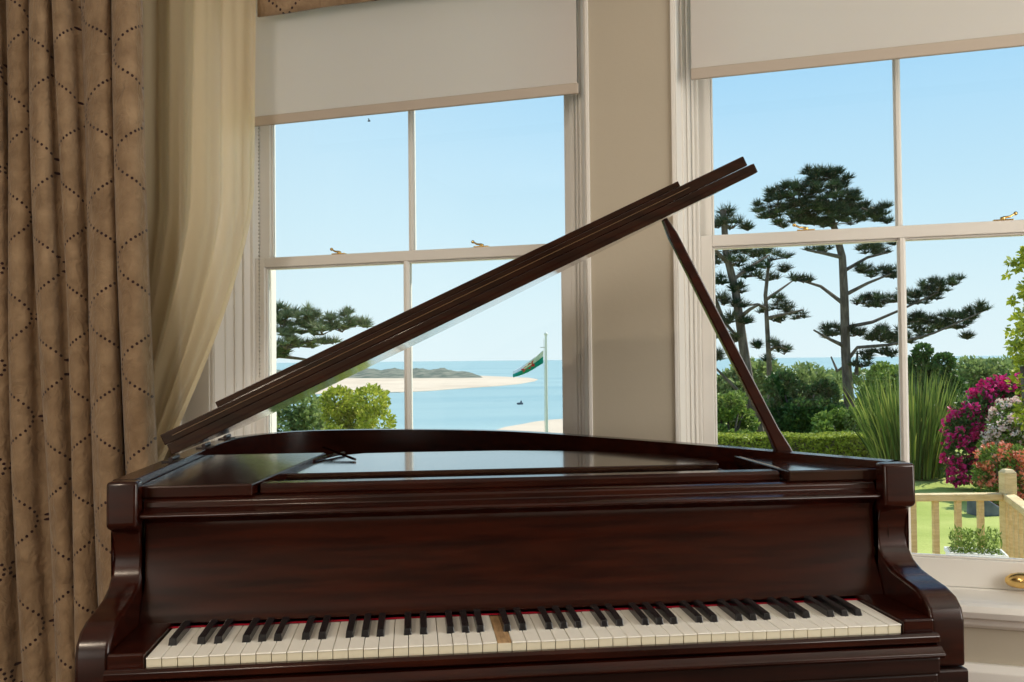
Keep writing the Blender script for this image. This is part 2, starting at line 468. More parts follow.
def make_window(idx, h0, h1, g0, g1):
    """sash window: h = hole edges on the room face, g = glass edges of the lower sash"""
    w = empty('window_%d' % idx, ['white sash window on the left with a sea view', 'white sash window on the right looking on the garden'][idx - 1], None, rotz=rot, kind='structure')
    s0, s1 = g0 - 0.044, g1 + 0.044
    mid = (g0 + g1) / 2
    WL, WU = 2.88, 2.925
    # lining: splayed boards, stepped box frame, head, stops
    f = MB()
    for h, s, sg in ((h0, s0, 1), (h1, s1, -1)):
        f.prism([(h, FACE - 0.004), (h + 0.004 * sg, FACE - 0.004), (s - 0.004 * sg, 2.862), (s - 0.004 * sg, 3.03), (h, 3.03)], HZ0, HZ1, 'z')
        f.box(*sorted((s - 0.006 * sg, s + 0.008 * sg)), 2.862, 2.878, HZ0 + 0.04, HZ1)    # staff bead
        f.box(*sorted((s - 0.006 * sg, s + 0.006 * sg)), 2.985, 3.02, HZ0 + 0.04, HZ1)
        for q in (0.3, 0.55, 0.8):                        # reeded lines on the boards
            a = h + (s - h) * q; y = FACE + (2.862 - FACE) * q
            f.box(*sorted((a, a + 0.006 * sg)), y - 0.006, y, HZ0 + 0.05, HZ1)
    f.box(h0, h1, 2.862, 3.03, 2.565, HZ1)
    f.box(s0, s1, 2.862, 2.88, HZ0 + 0.035, 0.5125)
    f.build('window_frame', M['paint'], w, bevel=0.002)
    # narrow architrave bead on the wall edge
    a = MB()
    for h, sg in ((h0, -1), (h1, 1)):
        a.box(*sorted((h, h + 0.012 * sg)), FACE - 0.007, FACE, HZ0, HZ1)
    if idx == 1:
        a.box(h0 - 0.13, h0 - 0.013, FACE - 0.012, FACE - 0.0005, HZ0, HZ1); a.box(h0 - 0.15, h0 - 0.13, FACE - 0.022, FACE - 0.0005, HZ0, HZ1)
    a.build('architrave_bead', M['paint'], w, bevel=0.002)
    # window board with rounded nose
    b = MB()
    b.box(h0, h1, FACE, 3.0, 0.456, 0.511)
    b.prism([(FACE, 0.468), (FACE, 0.511), (2.708, 0.511), (2.693, 0.506), (2.686, 0.491), (2.693, 0.474), (2.708, 0.468)], h0 - 0.05, h1 + 0.05)
    b.prism([(FACE - 0.001, 0.4675), (2.714, 0.4675), (2.718, 0.450), (2.730, 0.440), (FACE - 0.001, 0.436)], h0 - 0.03, h1 + 0.03)
    b.build('window_board', M['paint'], w, bevel=0.002)

    def sash(name, W, z0, z1, gz0, gz1, ga, gb, bw, th=0.04):
        q = MB()
        q.box(ga - 0.044, ga, W, W + th, z0, z1); q.box(gb, gb + 0.044, W, W + th, z0, z1)
        q.box(ga, gb, W, W + th, z0, gz0); q.box(ga, gb, W, W + th, gz1, z1)
        # inner moulding
        for (x0, x1, a0, a1) in ((ga, ga + 0.006, gz0, gz1), (gb - 0.006, gb, gz0, gz1), (ga, gb, gz0, gz0 + 0.006), (ga, gb, gz1 - 0.006, gz1)):
            q.box(x0, x1, W + 0.012, W + 0.03, a0, a1)
        o = q.build(name, M['paint'], w, bevel=0.0025)
        MB().prism([(mid - bw / 2, W + 0.034), (mid - bw / 2, W + 0.014), (mid - bw / 5, W + 0.002), (mid + bw / 5, W + 0.002), (mid + bw / 2, W + 0.014), (mid + bw / 2, W + 0.034)], gz0, gz1, 'z').build('glazing_bar', M['paint'], o)
        for (x0, x1) in ((ga + 0.001, mid - 0.004), (mid + 0.004, gb - 0.001)):
            MB().box(x0, x1, W + 0.020, W + 0.024, gz0, gz1).build('pane', M['glass'], o)
        return o
    lo = sash('lower_sash', WL, 0.512, 1.566, 0.592, 1.530, g0, g1, 0.023)
    sash('upper_sash', WU, 1.528, 2.56, 1.562, 2.50, g0 - 0.004, g1 + 0.004, 0.020, 0.038)
    return w, lo


w1, lo1 = make_window(1, *HOLES[0], -1.876, -0.744)
w2, lo2 = make_window(2, *HOLES[1], -0.256, 0.843)


def fastener(parent, s, flip):
    """brass sash fastener on the meeting rail: plate, post, lever, knob"""
    q = MB()
    z = 1.5665
    q.box(s - 0.026, s + 0.026, 2.885, 2.907, z, z + 0.004)
    q.lathe([(0.007, z + 0.004), (0.008, z + 0.010), (0.005, z + 0.012)], s, 2.896, 12)
    q.tube([(s, 2.896, z + 0.010), (s + 0.018 * flip, 2.899, z + 0.012), (s + 0.032 * flip, 2.902, z + 0.020)], [0.004, 0.0035, 0.003], 8)
    q.ball((s + 0.034 * flip, 2.902, z + 0.021), 0.0058)
    o = q.build('sash_fastener', M['brass'], parent, smooth='auto', bevel=0.001)
    o['label'] = 'small brass sash fastener'


fastener(lo1, -1.575, -1); fastener(lo1, -1.03, -1); fastener(lo2, 0.025, -1); fastener(lo2, 0.565, 1)
q = MB()
q.box(0.562, 0.632, 2.876, 2.88, 0.530, 0.560)
q.tube([(0.552, 2.870, 0.541), (0.562, 2.860, 0.544), (0.577, 2.852, 0.547), (0.602, 2.852, 0.547), (0.620, 2.858, 0.545), (0.630, 2.870, 0.543)], [0.012, 0.019, 0.0225, 0.023, 0.020, 0.013], 12)
o = q.build('sash_lift', M['brass'], lo2, smooth='auto', bevel=0.001); o['label'] = 'rounded brass sash lift'


def blind(s0, s1, zb, label, chain):
    root = empty('roller_blind', label, 'blind', (s0 * WD + 2.728 * WN + Vector((0, 0, zb))), rot, 'cream roller blinds half drawn')
    w = s1 - s0
    n = 24
    P = np.zeros((n, 2, 3))
    for i in range(n):
        P[i, 0] = (w * i / (n - 1), 0, 0.02); P[i, 1] = (w * i / (n - 1), 0, 2.50 - zb)
    q = MB(); q.box(0.004, w - 0.004, -0.0008, 0.0008, 0.02, 2.50 - zb)
    q.build('blind_fabric', M['blind'], root)
    MB().box(0, w, -0.006, 0.006, -0.012, 0.022).build('bottom_bar', M['blind_bar'], root, bevel=0.003)
    MB().tube([(0, 0.015, 2.52 - zb), (w, 0.015, 2.52 - zb)], 0.022, 16).build('roller', M['paint'], root, smooth='auto')
    if chain:
        q = MB()
        z = 1.13
        while z < 2.45:
            q.ball((0.012, 0.04, z - zb), 0.0038, seg=6, rings=4); z += 0.013
        q.tube([(0.012, 0.04, 1.13 - zb), (0.012, 0.04, 2.45 - zb)], 0.001, 5)
        q.build('pull_chain', M['steel'], root, smooth=True)
    return root


blind(-1.835, -0.645, 2.022, 'plain roller blind over the top of the left window', True)
blind(-0.298, 0.915, 2.028, 'plain roller blind over the top of the right window', False)


# ---- curtains
def curtain_grid(s_start, s_end, W0, z0, z1, nf, amp, curl, lean, flare, seed, nu_per=18, nv=70, gather=None):
    r = random.Random(seed)
    nu = nf * nu_per + 1
    ph = [r.uniform(-0.5, 0.5) for _ in range(nf + 3)]
    am = [r.uniform(0.75, 1.25) for _ in range(nf + 3)]
    wd = np.array([r.uniform(0.65, 1.35) for _ in range(nf)]); wd = np.concatenate([[0], np.cumsum(wd)]); wd /= wd[-1]
    P = np.zeros((nu, nv, 3)); UV = np.zeros((nu, nv, 2))
    for j in range(nv):
        v = j / (nv - 1); z = z1 + (z0 - z1) * v
        prev = None; acc = 0
        for i in range(nu):
            th = i / nu_per
            k = min(int(th), nf - 1); fr = th - k
            base = wd[k] + (wd[k + 1] - wd[k]) * fr
            a = am[k] * (1 - fr) + am[k + 1] * fr
            s = s_start + (s_end - s_start) * base
            low = max(0, v - 0.6) / 0.4
            pw = (s_end - s_start) * (wd[k + 1] - wd[k])
            # every pleat is a rounded panel whose right edge rolls over the next one
            s += pw * (0.30 * fr ** 2 * sin(pi * min(1, fr * 1.02)) * 2.2 + 0.16 * fr * (1 - fr))
            s += lean * v ** 1.2 + flare * low * low * base + 0.012 * sin(4 * v + 1.3 * k + 1.2 * base) * (0.3 + v)
            y = W0 - amp * a * (sin(pi * fr ** 1.35) ** 0.75 if 0 < fr < 1 else 0) * (0.9 + 0.3 * v) + 0.010 * sin(7 * v + 2.1 * k) - 0.10 * low * low * base
            p = np.array((s, y, z))
            P[i, j] = p
    # cloth width measured once along the heading and kept all the way down
    jm = nv // 4
    d = np.sqrt(((P[1:, jm, :2] - P[:-1, jm, :2]) ** 2).sum(1)); u = np.concatenate([[0], np.cumsum(d)])
    u = np.arange(nu) / nu_per * 0.172 + 0.04
    for j in range(nv):
        UV[:, j, 0] = u; UV[:, j, 1] = P[:, j, 2]
    return P, UV


root = empty('curtain', 'heavy tan curtain patterned with dotted wavy lines, left of the piano', 'curtain', (-2.6 * WD + 2.42 * WN), rot)
root.location.z = 0.02
P, UV = curtain_grid(-3.28, -2.05, 2.42, 0.02, 2.85, 11, 0.070, 0.036, 0.12, 0.10, 5)
P[:, :, 0] -= -2.6; P[:, :, 1] -= 2.42; P[:, :, 2] -= 0.02
c = grid_mesh('curtain_cloth', P, M['curtain'], root, UV)
md = c.modifiers.new('thick', 'SOLIDIFY'); md.thickness = 0.006; md.offset = 0
MB().tube([(-0.75, 0, 2.855), (0.75, 0, 2.855)], 0.016, 12).build('curtain_rail', M['brass'], root, smooth='auto')

# sheer, falling open along a slanting edge
nu, nv = 130, 60
P = np.zeros((nu, nv, 3))
for j in range(nv):
    v = j / (nv - 1); z = 2.80 + (0.03 - 2.80) * v
    # right edge: straight at the top, sweeping left lower down
    if z > 1.75: e = -1.722
    else:
        k = min(1, (1.75 - z) / 0.95); e = -1.722 - 0.39 * k ** 1.45
    a = -2.62
    for i in range(nu):
        u = i / (nu - 1)
        s = a + (e - a) * u
        wv = sin(2 * pi * (7.5 * u + 0.25 * sin(2.2 * v))) * 0.020 + 0.010 * sin(2 * pi * 17 * u + 2 * v) + 0.012 * sin(2 * pi * 3.3 * u + 4 * v)
        P[i, j] = (s - (-2.1), 2.60 + wv * (0.7 + 0.5 * v) - 2.60, z - 0.03)
root = empty('sheer_curtain', 'thin cream voile curtain beside the left window, hanging behind the patterned one', 'curtain', (-2.1 * WD + 2.60 * WN + Vector((0, 0, 0.03))), rot)
c = grid_mesh('voile', P, M['sheer'], root)
MB().tube([(-0.55, 0, 2.775), (0.33, 0, 2.775)], 0.008, 10).build('curtain_wire', M['brass'], root, smooth='auto')

# valance above the left window
nu, nv = 90, 14
P = np.zeros((nu, nv, 3)); UV = np.zeros((nu, nv, 2))
for i in range(nu):
    for j in range(nv):
        u = i / (nu - 1); v = j / (nv - 1)
        s = -1.752 + 1.30 * u; z = 2.366 + 0.45 * v
        P[i, j] = (s + 1.752, 0.003 * sin(22 * u) * (1 - v), z - 2.366); UV[i, j] = (s * 1.1, z)
vl = grid_mesh('curtain_valance', P, M['curtain'], None, UV, rot)
vl.location = (-1.752 * WD + 2.655 * WN + Vector((0, 0, 2.366)))
md = vl.modifiers.new('thick', 'SOLIDIFY'); md.thickness = 0.008
tag(vl, 'tan dotted fabric valance above the left roller blind', 'valance')

# ================================================================== THE PIANO
XL, XR = -0.517, 0.930
TOP = 0.980
piano = empty('grand_piano', 'dark mahogany baby grand piano with propped lid before the windows', 'piano', (0.2, 1.9, 0.0))
PB = Vector((0.2, 1.9, 0))


def part(mbx, name, material, parent=None, **kw):
    mbx.v = [(x - PB.x, y - PB.y, z) for x, y, z in mbx.v]
    return mbx.build(name, material, parent or piano, **kw)


def catmull(pts, n=8):
    out = []
    P_ = [pts[0]] + list(pts) + [pts[-1]]
    for i in range(1, len(P_) - 2):
        p0, p1, p2, p3 = [Vector(p) for p in P_[i - 1:i + 3]]
        for k in range(n):
            t = k / n
            q = 0.5 * ((2 * p1) + (-p0 + p2) * t + (2 * p0 - 5 * p1 + 4 * p2 - p3) * t * t + (-p0 + 3 * p1 - 3 * p2 + p3) * t ** 3)
            out.append((q.x, q.y))
    out.append(tuple(pts[-1]))
    return out


# rim outline, from left front round the tail to right front
outer = [(XL, 1.625), (XL, 2.0)] + catmull([(XL, 2.30), (-0.495, 2.49), (-0.40, 2.64), (-0.27, 2.705), (-0.10, 2.70), (0.08, 2.655), (0.25, 2.57), (0.37, 2.46), (0.48, 2.32), (0.60, 2.16), (0.70, 2.01), (0.79, 1.865), (0.87, 1.735), (0.918, 1.66), (XR, 1.625)], 6)


def offset(pl, d):
    out = []
    for i, p in enumerate(pl):
        a = Vector(pl[max(i - 1, 0)]); b = Vector(pl[min(i + 1, len(pl) - 1)])
        t = (b - a).normalized(); n = Vector((t.y, -t.x))
        if i in (0, len(pl) - 1): n = Vector((1 if i == 0 else -1, 0))
        out.append((p[0] + n.x * d, p[1] + n.y * d))
    return out


inner = offset(outer, 0.038)


def band(o_, i_, z0, z1):
    b = MB(); n = len(o_)
    for z in (z0, z1):
        b.v += [(x, y, z) for x, y in o_]; b.v += [(x, y, z) for x, y in i_]
    for k in range(n - 1):
        b.f += [(k, k + 1, 2 * n + k + 1, 2 * n + k)[::-1], (n + k, n + k + 1, 3 * n + k + 1, 3 * n + k), (2 * n + k, 2 * n + k + 1, 3 * n + k + 1, 3 * n + k)[::-1], (k, k + 1, n + k + 1, n + k)]
    b.f += [(0, n, 3 * n, 2 * n), (n - 1, 2 * n - 1, 4 * n - 1, 3 * n - 1)[::-1]]
    return b


part(band(outer, inner, 0.655, TOP), 'rim', M['mahogany'], smooth='auto', bevel=0.004)
b = MB(); b.prism([(inner[1][0], 1.705)] + inner[1:-3] + [(0.80, 1.705)], 0.80, 0.815, 'z')
part(b, 'soundboard', M['gold_plate'])
b = MB(); b.prism(offset(outer, 0.02), 0.65, 0.67, 'z'); part(b, 'bottom_frame', M['mahogany_dark'])

# arms (cheeks): S profile
prof = [(1.6248, TOP), (1.590, TOP), (1.588, 0.905), (1.594, 0.900), (1.612, 0.893), (1.620, 0.872), (1.623, 0.845), (1.617, 0.820), (1.600, 0.802), (1.572, 0.789), (1.535, 0.782), (1.495, 0.776), (1.468, 0.766), (1.452, 0.750), (1.446, 0.730), (1.446, 0.652), (1.6248, 0.652)]
for x0, x1 in ((XL, -0.466), (0.868, XR)):
    o = part(MB().prism(prof, x0, x1), 'arm', M['mahogany'], bevel=0.006, smooth='auto', seg=3)

# fallboard with its moulding
b = MB()
b.prism([(1.664, 0.944), (1.630, 0.944), (1.624, 0.940), (1.622, 0.930), (1.612, 0.926), (1.600, 0.923), (1.597, 0.919), (1.600, 0.915), (1.618, 0.911), (1.628, 0.904), (1.633, 0.89), (1.628, 0.80), (1.603, 0.752), (1.598, 0.736), (1.61, 0.7335), (1.664, 0.7335)], -0.4655, 0.8675)
part(b, 'fallboard', M['mahogany'], smooth='auto', bevel=0.0015)
# rails and shelves on top
part(MB().box(-0.4655, 0.8675, 1.636, 1.72, 0.93, 0.9435), 'inner_ledge', M['mahogany_dark'])
b = MB()
b.prism([(1.66, 0.9442), (1.66, 0.957), (1.668, 0.962), (1.70, 0.962), (1.705, 0.9442)], -0.275, 0.697)
part(b, 'desk_rail', M['mahogany'], bevel=0.002)
b = MB(); b.prism([(1.74, 0.936), (1.74, 0.944), (1.80, 0.944), (1.80, 0.936)], -0.28, 0.70); part(b, 'desk_runner', M['key_wood'])
for nm, pts in (('side_shelf', [(-0.4785, 1.632), (-0.284, 1.632), (-0.205, 2.16), (-0.478, 2.16)]), ('side_shelf', [(0.703, 1.632), (0.882, 1.632), (0.84, 1.72), (0.77, 1.83), (0.715, 1.92), (0.70, 1.92)])):
    part(MB().prism(pts, 0.9445, 0.9665, 'z'), nm, M['mahogany' if pts[0][0] < 0 else 'mahogany_lid'], bevel=0.003)
# music desk lying flat
b = MB()
b.prism([(-0.300, 1.845), (0.640, 1.845), (0.655, 1.90), (0.60, 2.02), (0.55, 2.085), (0.42, 2.16), (0.22, 2.215), (0.0, 2.225), (-0.12, 2.22), (-0.185, 2.17), (-0.27, 1.98)], 0.9445, 0.957, 'z')
desk = part(b, 'music_desk', M['mahogany_lid'], bevel=0.002)
b = MB(); b.tube([(-0.235, 2.02, 0.9605), (-0.165, 2.19, 0.962)], 0.0035, 8); b.tube([(-0.215, 2.20, 0.975), (-0.13, 2.05, 0.9605)], 0.003, 8)
part(b, 'desk_strut', M['mahogany'])
b = MB(); b.box(-0.3, 0.66, 1.81, 1.845, 0.88, 0.940); b.box(-0.30, -0.27, 1.72, 2.22, 0.88, 0.944); b.box(0.62, 0.65, 1.72, 1.95, 0.88, 0.944)
part(b, 'desk_carcass', M['mahogany_dark'])

# key bed, key slip and blocks
b = MB()
b.prism([(1.445, 0.700), (1.425, 0.700), (1.419, 0.704), (1.419, 0.714), (1.424, 0.718), (1.433, 0.718), (1.436, 0.714), (1.445, 0.714)], -0.4655, 0.8675)
b.prism([(1.445, 0.699), (1.414, 0.699), (1.410, 0.694), (1.404, 0.691), (1.402, 0.687), (1.406, 0.683), (1.414, 0.681), (1.445, 0.681)], -0.4655, 0.8675)
part(b, 'key_slip', M['mahogany'], bevel=0.001, smooth='auto')
part(MB().box(XL, XR, 1.438, 1.66, 0.610, 0.651).box(-0.4655, 0.8675, 1.425, 1.438, 0.610, 0.651).box(-0.4655, 0.8675, 1.418, 1.66, 0.651, 0.681), 'key_bed', M['mahogany_dark'], bevel=0.004)
for x0, x1 in ((-0.4655, -0.4115), (0.8135, 0.8675)):
    part(MB().box(x0, x1, 1.436, 1.604, 0.6815, 0.738), 'key_block', M['mahogany'], bevel=0.003)
part(MB().box(-0.411, 0.813, 1.436, 1.70, 0.6815, 0.690), 'key_frame', M['black_gap'])
part(MB().box(-0.411, 0.813, 1.592, 1.5975, 0.7305, 0.7320), 'felt_strip', M['felt'])

KX0, KW = -0.4095, 1.221 / 52
YF, YB, KZ = 1.438, 1.592, 0.7305
wk = wf = None
white0 = None
letters = 'ABCDEFG'


def white_mesh(bare):
    b = MB()
    top = KZ - (0.0018 if bare else 0)
    b.box(0.0005, KW - 0.0005, YF + 0.002, YB + 0.06, 0.694, top - 0.0024)
    return b


b = MB().box(0.0006, KW - 0.0006, YF + 0.0022, YB, 0.694, KZ - 0.0024)
MB_front = b
def mk_white(bare):
    b = MB(); x0, x1 = 0.0006, KW - 0.0006
    b.box(x0, x1, YF + 0.002, YB - 0.0005, 0.694, KZ - 0.0022)
    o = part(b, 'white_key', M['ivory_front'], bevel=0.0006)
    if not bare:
        c_ = part(MB().box(x0, x1, YF, YB - 0.0005, KZ - 0.0021, KZ), 'ivory_top', M['ivory'], o, bevel=0.0007)
        c_.location = (0, 0, 0)
    else:
        c_ = part(MB().box(x0, x1, YF + 0.002, YB - 0.0005, KZ - 0.0021, KZ - 0.0012), 'bare_top', M['key_wood'], o)
    return o, c_


wo, wtop = mk_white(False)
bo, btop = mk_white(True)
for t_ in (wtop, btop):        # the children's verts were already shifted to piano space
    pass
BARE = 23
for i in range(52):
    if i == BARE:
        k = bo; k['label'] = 'key with its ivory missing, bare brown wood'
        k.location.x = KX0 + i * KW
        continue
    if i == 0: k, c_ = wo, wtop
    else:
        k = wo.copy(); COL.objects.link(k); k.parent = piano
        c_ = wtop.copy(); COL.objects.link(c_); c_.parent = k
    k.location = (KX0 + i * KW, 0, random.uniform(-0.0006, 0.0004))
# black keys
b = MB()
bw, bl = 0.0142, 0.097
y0 = 1.4935
ys = [(y0, KZ + 0.0), (y0 + 0.004, KZ + 0.010), (y0 + 0.010, KZ + 0.0115), (YB + 0.004, KZ + 0.0125)]
b.v = [(-bw / 2, y0, KZ - 0.006), (bw / 2, y0, KZ - 0.006), (bw / 2, YB + 0.002, KZ - 0.006), (-bw / 2, YB + 0.002, KZ - 0.006),
       (-bw / 2 + 0.0015, y0 + 0.006, KZ + 0.0105), (bw / 2 - 0.0015, y0 + 0.006, KZ + 0.0105), (bw / 2 - 0.0015, YB + 0.002, KZ + 0.012), (-bw / 2 + 0.0015, YB + 0.002, KZ + 0.012)]
b.f = [(0, 3, 2, 1), (4, 5, 6, 7), (0, 1, 5, 4), (1, 2, 6, 5), (2, 3, 7, 6), (3, 0, 4, 7)]
bk0 = part(b, 'black_key', M['ebony'], bevel=0.0013)
first = True
for i in range(51):
    if letters[i % 7] in 'ACDFG':
        off = {'A': 0.0012, 'C': -0.0014, 'D': 0.0014, 'F': -0.0016, 'G': 0.0}[letters[i % 7]]
        k = bk0 if first else bk0.copy()
        if not first: COL.objects.link(k); k.parent = piano
        first = False
        k.location = (KX0 + (i + 1) * KW + off, 0, 0)

# lid: hinged on the left, with its folded front flap lying on it
LA = radians(25.45)
HX, HZ_ = -0.485, 0.994
LY = 1.842
lid_root_pts = [(0.0, LY)]
right = [(x, y) for x, y in outer if y > LY and x > 0.0][::-1]
lid_poly = [(-0.010, LY), (1.345, LY)]
lid_out = []
for (x, y) in outer:
    if y > LY - 0.001 or x < -0.3: lid_out.append((x, y))
lo_ = [p for p in offset(outer, -0.012) if p[1] > LY]
lid_poly = [(0.012, LY)] + [(p[0] - HX, p[1]) for p in lo_] + [(1.352, LY)]
lid_poly[1] = (0.012, max(lid_poly[1][1], LY + 0.01))
# x of spine clamps to the hinge line
lid_poly = [(max(u, 0.012), y) for u, y in lid_poly]
lid_poly = [(min(u, 1.352), y) for u, y in lid_poly]


def lid_part(mbx, name, material, parent=None, **kw):
    """local u (across, from hinge), y, w (up from the lid's underside)"""
    out = []
    for u, y, w in mbx.v:
        out.append((HX + u * cos(LA) - w * sin(LA), y, HZ_ + u * sin(LA) + w * cos(LA)))
    mbx.v = out
    return part(mbx, name, material, parent, **kw)


lid = lid_part(MB().prism(lid_poly, 0.0, 0.0225, 'z'), 'lid', M['mahogany_lid'], bevel=0.0015, smooth='auto')
flap = [(-0.026, LY + 0.002), (-0.026, LY + 0.245), (1.30, LY + 0.245), (1.335, LY + 0.12), (1.345, LY + 0.002)]
# the flap mirrors the case front, so its far corner is cut by the bent side
lid_part(MB().prism([(0.008, LY + 0.002), (0.008, LY + 0.245), (1.15, LY + 0.245), (1.24, LY + 0.12), (1.338, LY + 0.002)][::-1], 0.0232, 0.0455, 'z'), 'front_flap', M['mahogany_lid'], lid, bevel=0.0015)
lid_part(MB().prism([(0.130, LY + 0.006), (0.130, LY + 0.20), (1.08, LY + 0.20), (1.186, LY + 0.006)][::-1], 0.0458, 0.0575, 'z'), 'top_board', M['mahogany_lid'], lid, bevel=0.001)
# thin moulding lines on the front edges; upper one coloured as a golden highlight
lid_part(MB().box(0.03, 1.33, LY - 0.003, LY + 0.002, 0.009, 0.012), 'edge_bead', M['mahogany'], lid)
lid_part(MB().box(0.03, 1.20, LY - 0.001, LY + 0.004, 0.034, 0.0355), 'edge_bead', M['bead'], lid)
# hinges
for y in (LY + 0.07, LY + 0.36, LY + 0.60):
    b = MB(); b.tube([(XL + 0.030, y - 0.03, 0.987), (XL + 0.030, y + 0.03, 0.987)], 0.0045, 10)
    b.box(XL + 0.012, XL + 0.045, y - 0.028, y + 0.028, 0.9802, 0.983)
    part(b, 'hinge', M['mahogany_dark'], smooth='auto')

# prop stick: from the right rim up to the lid's underside
base = Vector((0.797, 1.862, 0.962)); topu = 1.128
topp = Vector((HX + topu * cos(LA), 1.862, HZ_ + topu * sin(LA) - 0.002))
ax = (topp - base).normalized(); side = Vector((0, 1, 0)); nn = ax.cross(side)
b = MB(); cs = []
for t_, w_, d_ in ((0, 0.017, 0.012), (0.03, 0.0165, 0.012), (0.12, 0.0125, 0.010), (0.55, 0.0115, 0.009), (0.93, 0.0105, 0.008), (1.0, 0.006, 0.007)):
    p = base.lerp(topp, t_)
    for a_, c_ in ((-1, -1), (1, -1), (1, 1), (-1, 1)):
        b.v.append(tuple(p + nn * a_ * w_ + side * c_ * d_))
for i in range(5):
    for k in range(4):
        k2 = (k + 1) % 4
        b.f.append((4 * i + k, 4 * i + k2, 4 * i + 4 + k2, 4 * i + 4 + k))
b.f += [(3, 2, 1, 0), (20, 21, 22, 23)]
part(b, 'lid_prop', M['mahogany'], bevel=0.003)
# legs and pedals
def leg(x, y):
    b = MB(); b.lathe([(0.045, 0.06), (0.032, 0.09), (0.028, 0.14), (0.038, 0.2), (0.055, 0.45), (0.06, 0.56), (0.045, 0.58), (0.065, 0.60), (0.065, 0.655)], x, y, 20)
    b.lathe([(0.018, 0.0), (0.024, 0.02), (0.024, 0.045), (0.02, 0.06)], x, y, 12)
    part(b, 'leg', M['mahogany'], smooth='auto')
leg(-0.42, 1.62); leg(0.83, 1.60); leg(-0.22, 2.52)
b = MB(); b.box(0.08, 0.33, 1.72, 1.80, 0.09, 0.14)
for x in (0.13, 0.28): b.tube([(x, 1.76, 0.14), (x, 1.76, 0.655)], 0.015, 12)
lyre = part(b, 'pedal_lyre', M['mahogany'], bevel=0.003)
for x in (0.16, 0.25):
    b = MB(); b.tube([(x, 1.75, 0.105), (x, 1.66, 0.10), (x, 1.60, 0.085)], [0.008, 0.010, 0.014], 10); part(b, 'pedal', M['brass'], lyre, smooth='auto')
# strings above the soundboard
b = MB()
for i in range(60):
    x = -0.44 + i * 0.02
    yy = 2.6 - max(0, (x + 0.1)) * 0.75
    b.tube([(x, 1.74, 0.868), (x + 0.02, yy - 0.2, 0.868)], 0.0009, 4)
part(b, 'strings', M['steel']).__setitem__('kind', 'stuff')
part(MB().box(-0.47, 0.86, 1.70, 1.735, 0.815, 0.925), 'pin_block', M['gold_plate'])

# ================================================================== OUTSIDE
def gz(r, side):
    """height of the land; side 0 = seaward (left), 1 = garden (right)"""
    g = -0.75 - 0.020 * max(0, r - 12)
    if r > 75: g -= (r - 75) * 0.13
    sea = -0.75 - 0.30 * max(0, r - 16)
    z = sea * (1 - side) + g * side
    return max(z, -26)


rs = [3.3, 3.8, 4.5, 5.5, 6.5, 8, 9.5, 11, 13, 15, 17, 19, 22, 25, 29, 33, 38, 44, 52, 60, 70, 80, 95, 110, 130, 160, 200, 260]
azs = np.radians(np.linspace(-75, 85, 90))
P = np.zeros((len(azs), len(rs), 3))
for i, a in enumerate(azs):
    t_ = (math.degrees(a) - 12.5) / 5.0
    side_ = min(1, max(0, t_)); side_ = side_ * side_ * (3 - 2 * side_)
    for j, r in enumerate(rs):
        P[i, j] = (r * sin(a), r * cos(a), gz(r, side_) + (0.05 * sin(r * 1.3 + 5 * a) if r > 14 else 0))
g = grid_mesh('ground', P, M['terrain']); tag(g, 'mown green lawn sloping away behind the house', kind='structure')

SEA = -24.0
s_ = MB(); s_.v = [(-30000, 60, SEA), (30000, 60, SEA), (30000, 45000, SEA), (-30000, 45000, SEA)]; s_.f = [(0, 1, 2, 3)]
sea = s_.build('sea', M['sea']); tag(sea, 'calm blue sea reaching to the horizon', 'sea', kind='stuff')


def on_sea(px, py, z=SEA):
    d = cf + cr * ((px - 512) / F) - cu * ((py - 341) / F)
    return CAM + d * ((z - CZ) / d.z)


# sand spit
def flat_shape(name, pix, thick, material, z=SEA):
    pts = [on_sea(*p) for p in pix]
    b = MB(); b.prism([(p.x, p.y) for p in pts], z - 1.0, z + thick, 'z')
    return b.build(name, material)


sp = flat_shape('sand_spit', [(250, 396), (300, 395), (350, 393.5), (400, 392.5), (430, 391), (470, 388), (500, 386), (520, 384), (534, 381.5), (538, 379.6), (528, 378), (505, 377), (470, 375.5), (420, 374), (350, 373), (250, 372)], 0.5, M['sand'])
tag(sp, 'pale sand spit running out into the bay', kind='structure')
bh = flat_shape('beach', [(496, 431), (505, 428), (520, 425.5), (535, 422.5), (552, 420.5), (575, 419), (600, 418), (640, 460), (470, 460)], 0.4, M['sand'])
tag(bh, 'near strip of sandy beach below the garden', kind='structure')
# wooded headland
hp = np.zeros((70, 16, 3))
for i in range(70):
    px = 240 + (483 - 240) * i / 69
    e = min(1, (483 - px) / 40) ** 0.6 if px < 483 else 0
    a = on_sea(px, 378.5 - 0.6 * (1 - e)); b_ = on_sea(px, 371)
    for j in range(16):
        t_ = j / 15
        p = a.lerp(b_, t_ * e * 0.5)
        h = (sin(pi * min(1, t_ * 1.15 + 0.0)) ** 0.7 if t_ < 0.87 else 0.0) * 13.5 * e * (0.82 + 0.12 * sin(i * 0.9) + 0.08 * sin(i * 2.3 + j))
        hp[i, j] = (p.x, p.y, SEA + 0.5 + h)
hd = grid_mesh('headland', hp, M['scrub']); tag(hd, 'low dark scrubby headland behind the sand spit', kind='structure')

# deck and railing
deckz = -0.62
b = MB()
for k in range(22):
    b.box(-3.2, 4.2, 3.06 + k * 0.135, 3.06 + k * 0.135 + 0.128, deckz - 0.03, deckz)
dk = b.build('trim_deck', M['pine_wood'], rotz=rot); tag(dk, 'pale wooden deck outside the windows', kind='structure')
tag(MB().box(-3.3, 3.0, 3.045, 3.25, 0.36, 0.448).build('trim_outer_sill', M['stone'], rotz=rot, bevel=0.005), 'pale stone ledge outside the windows', kind='structure')

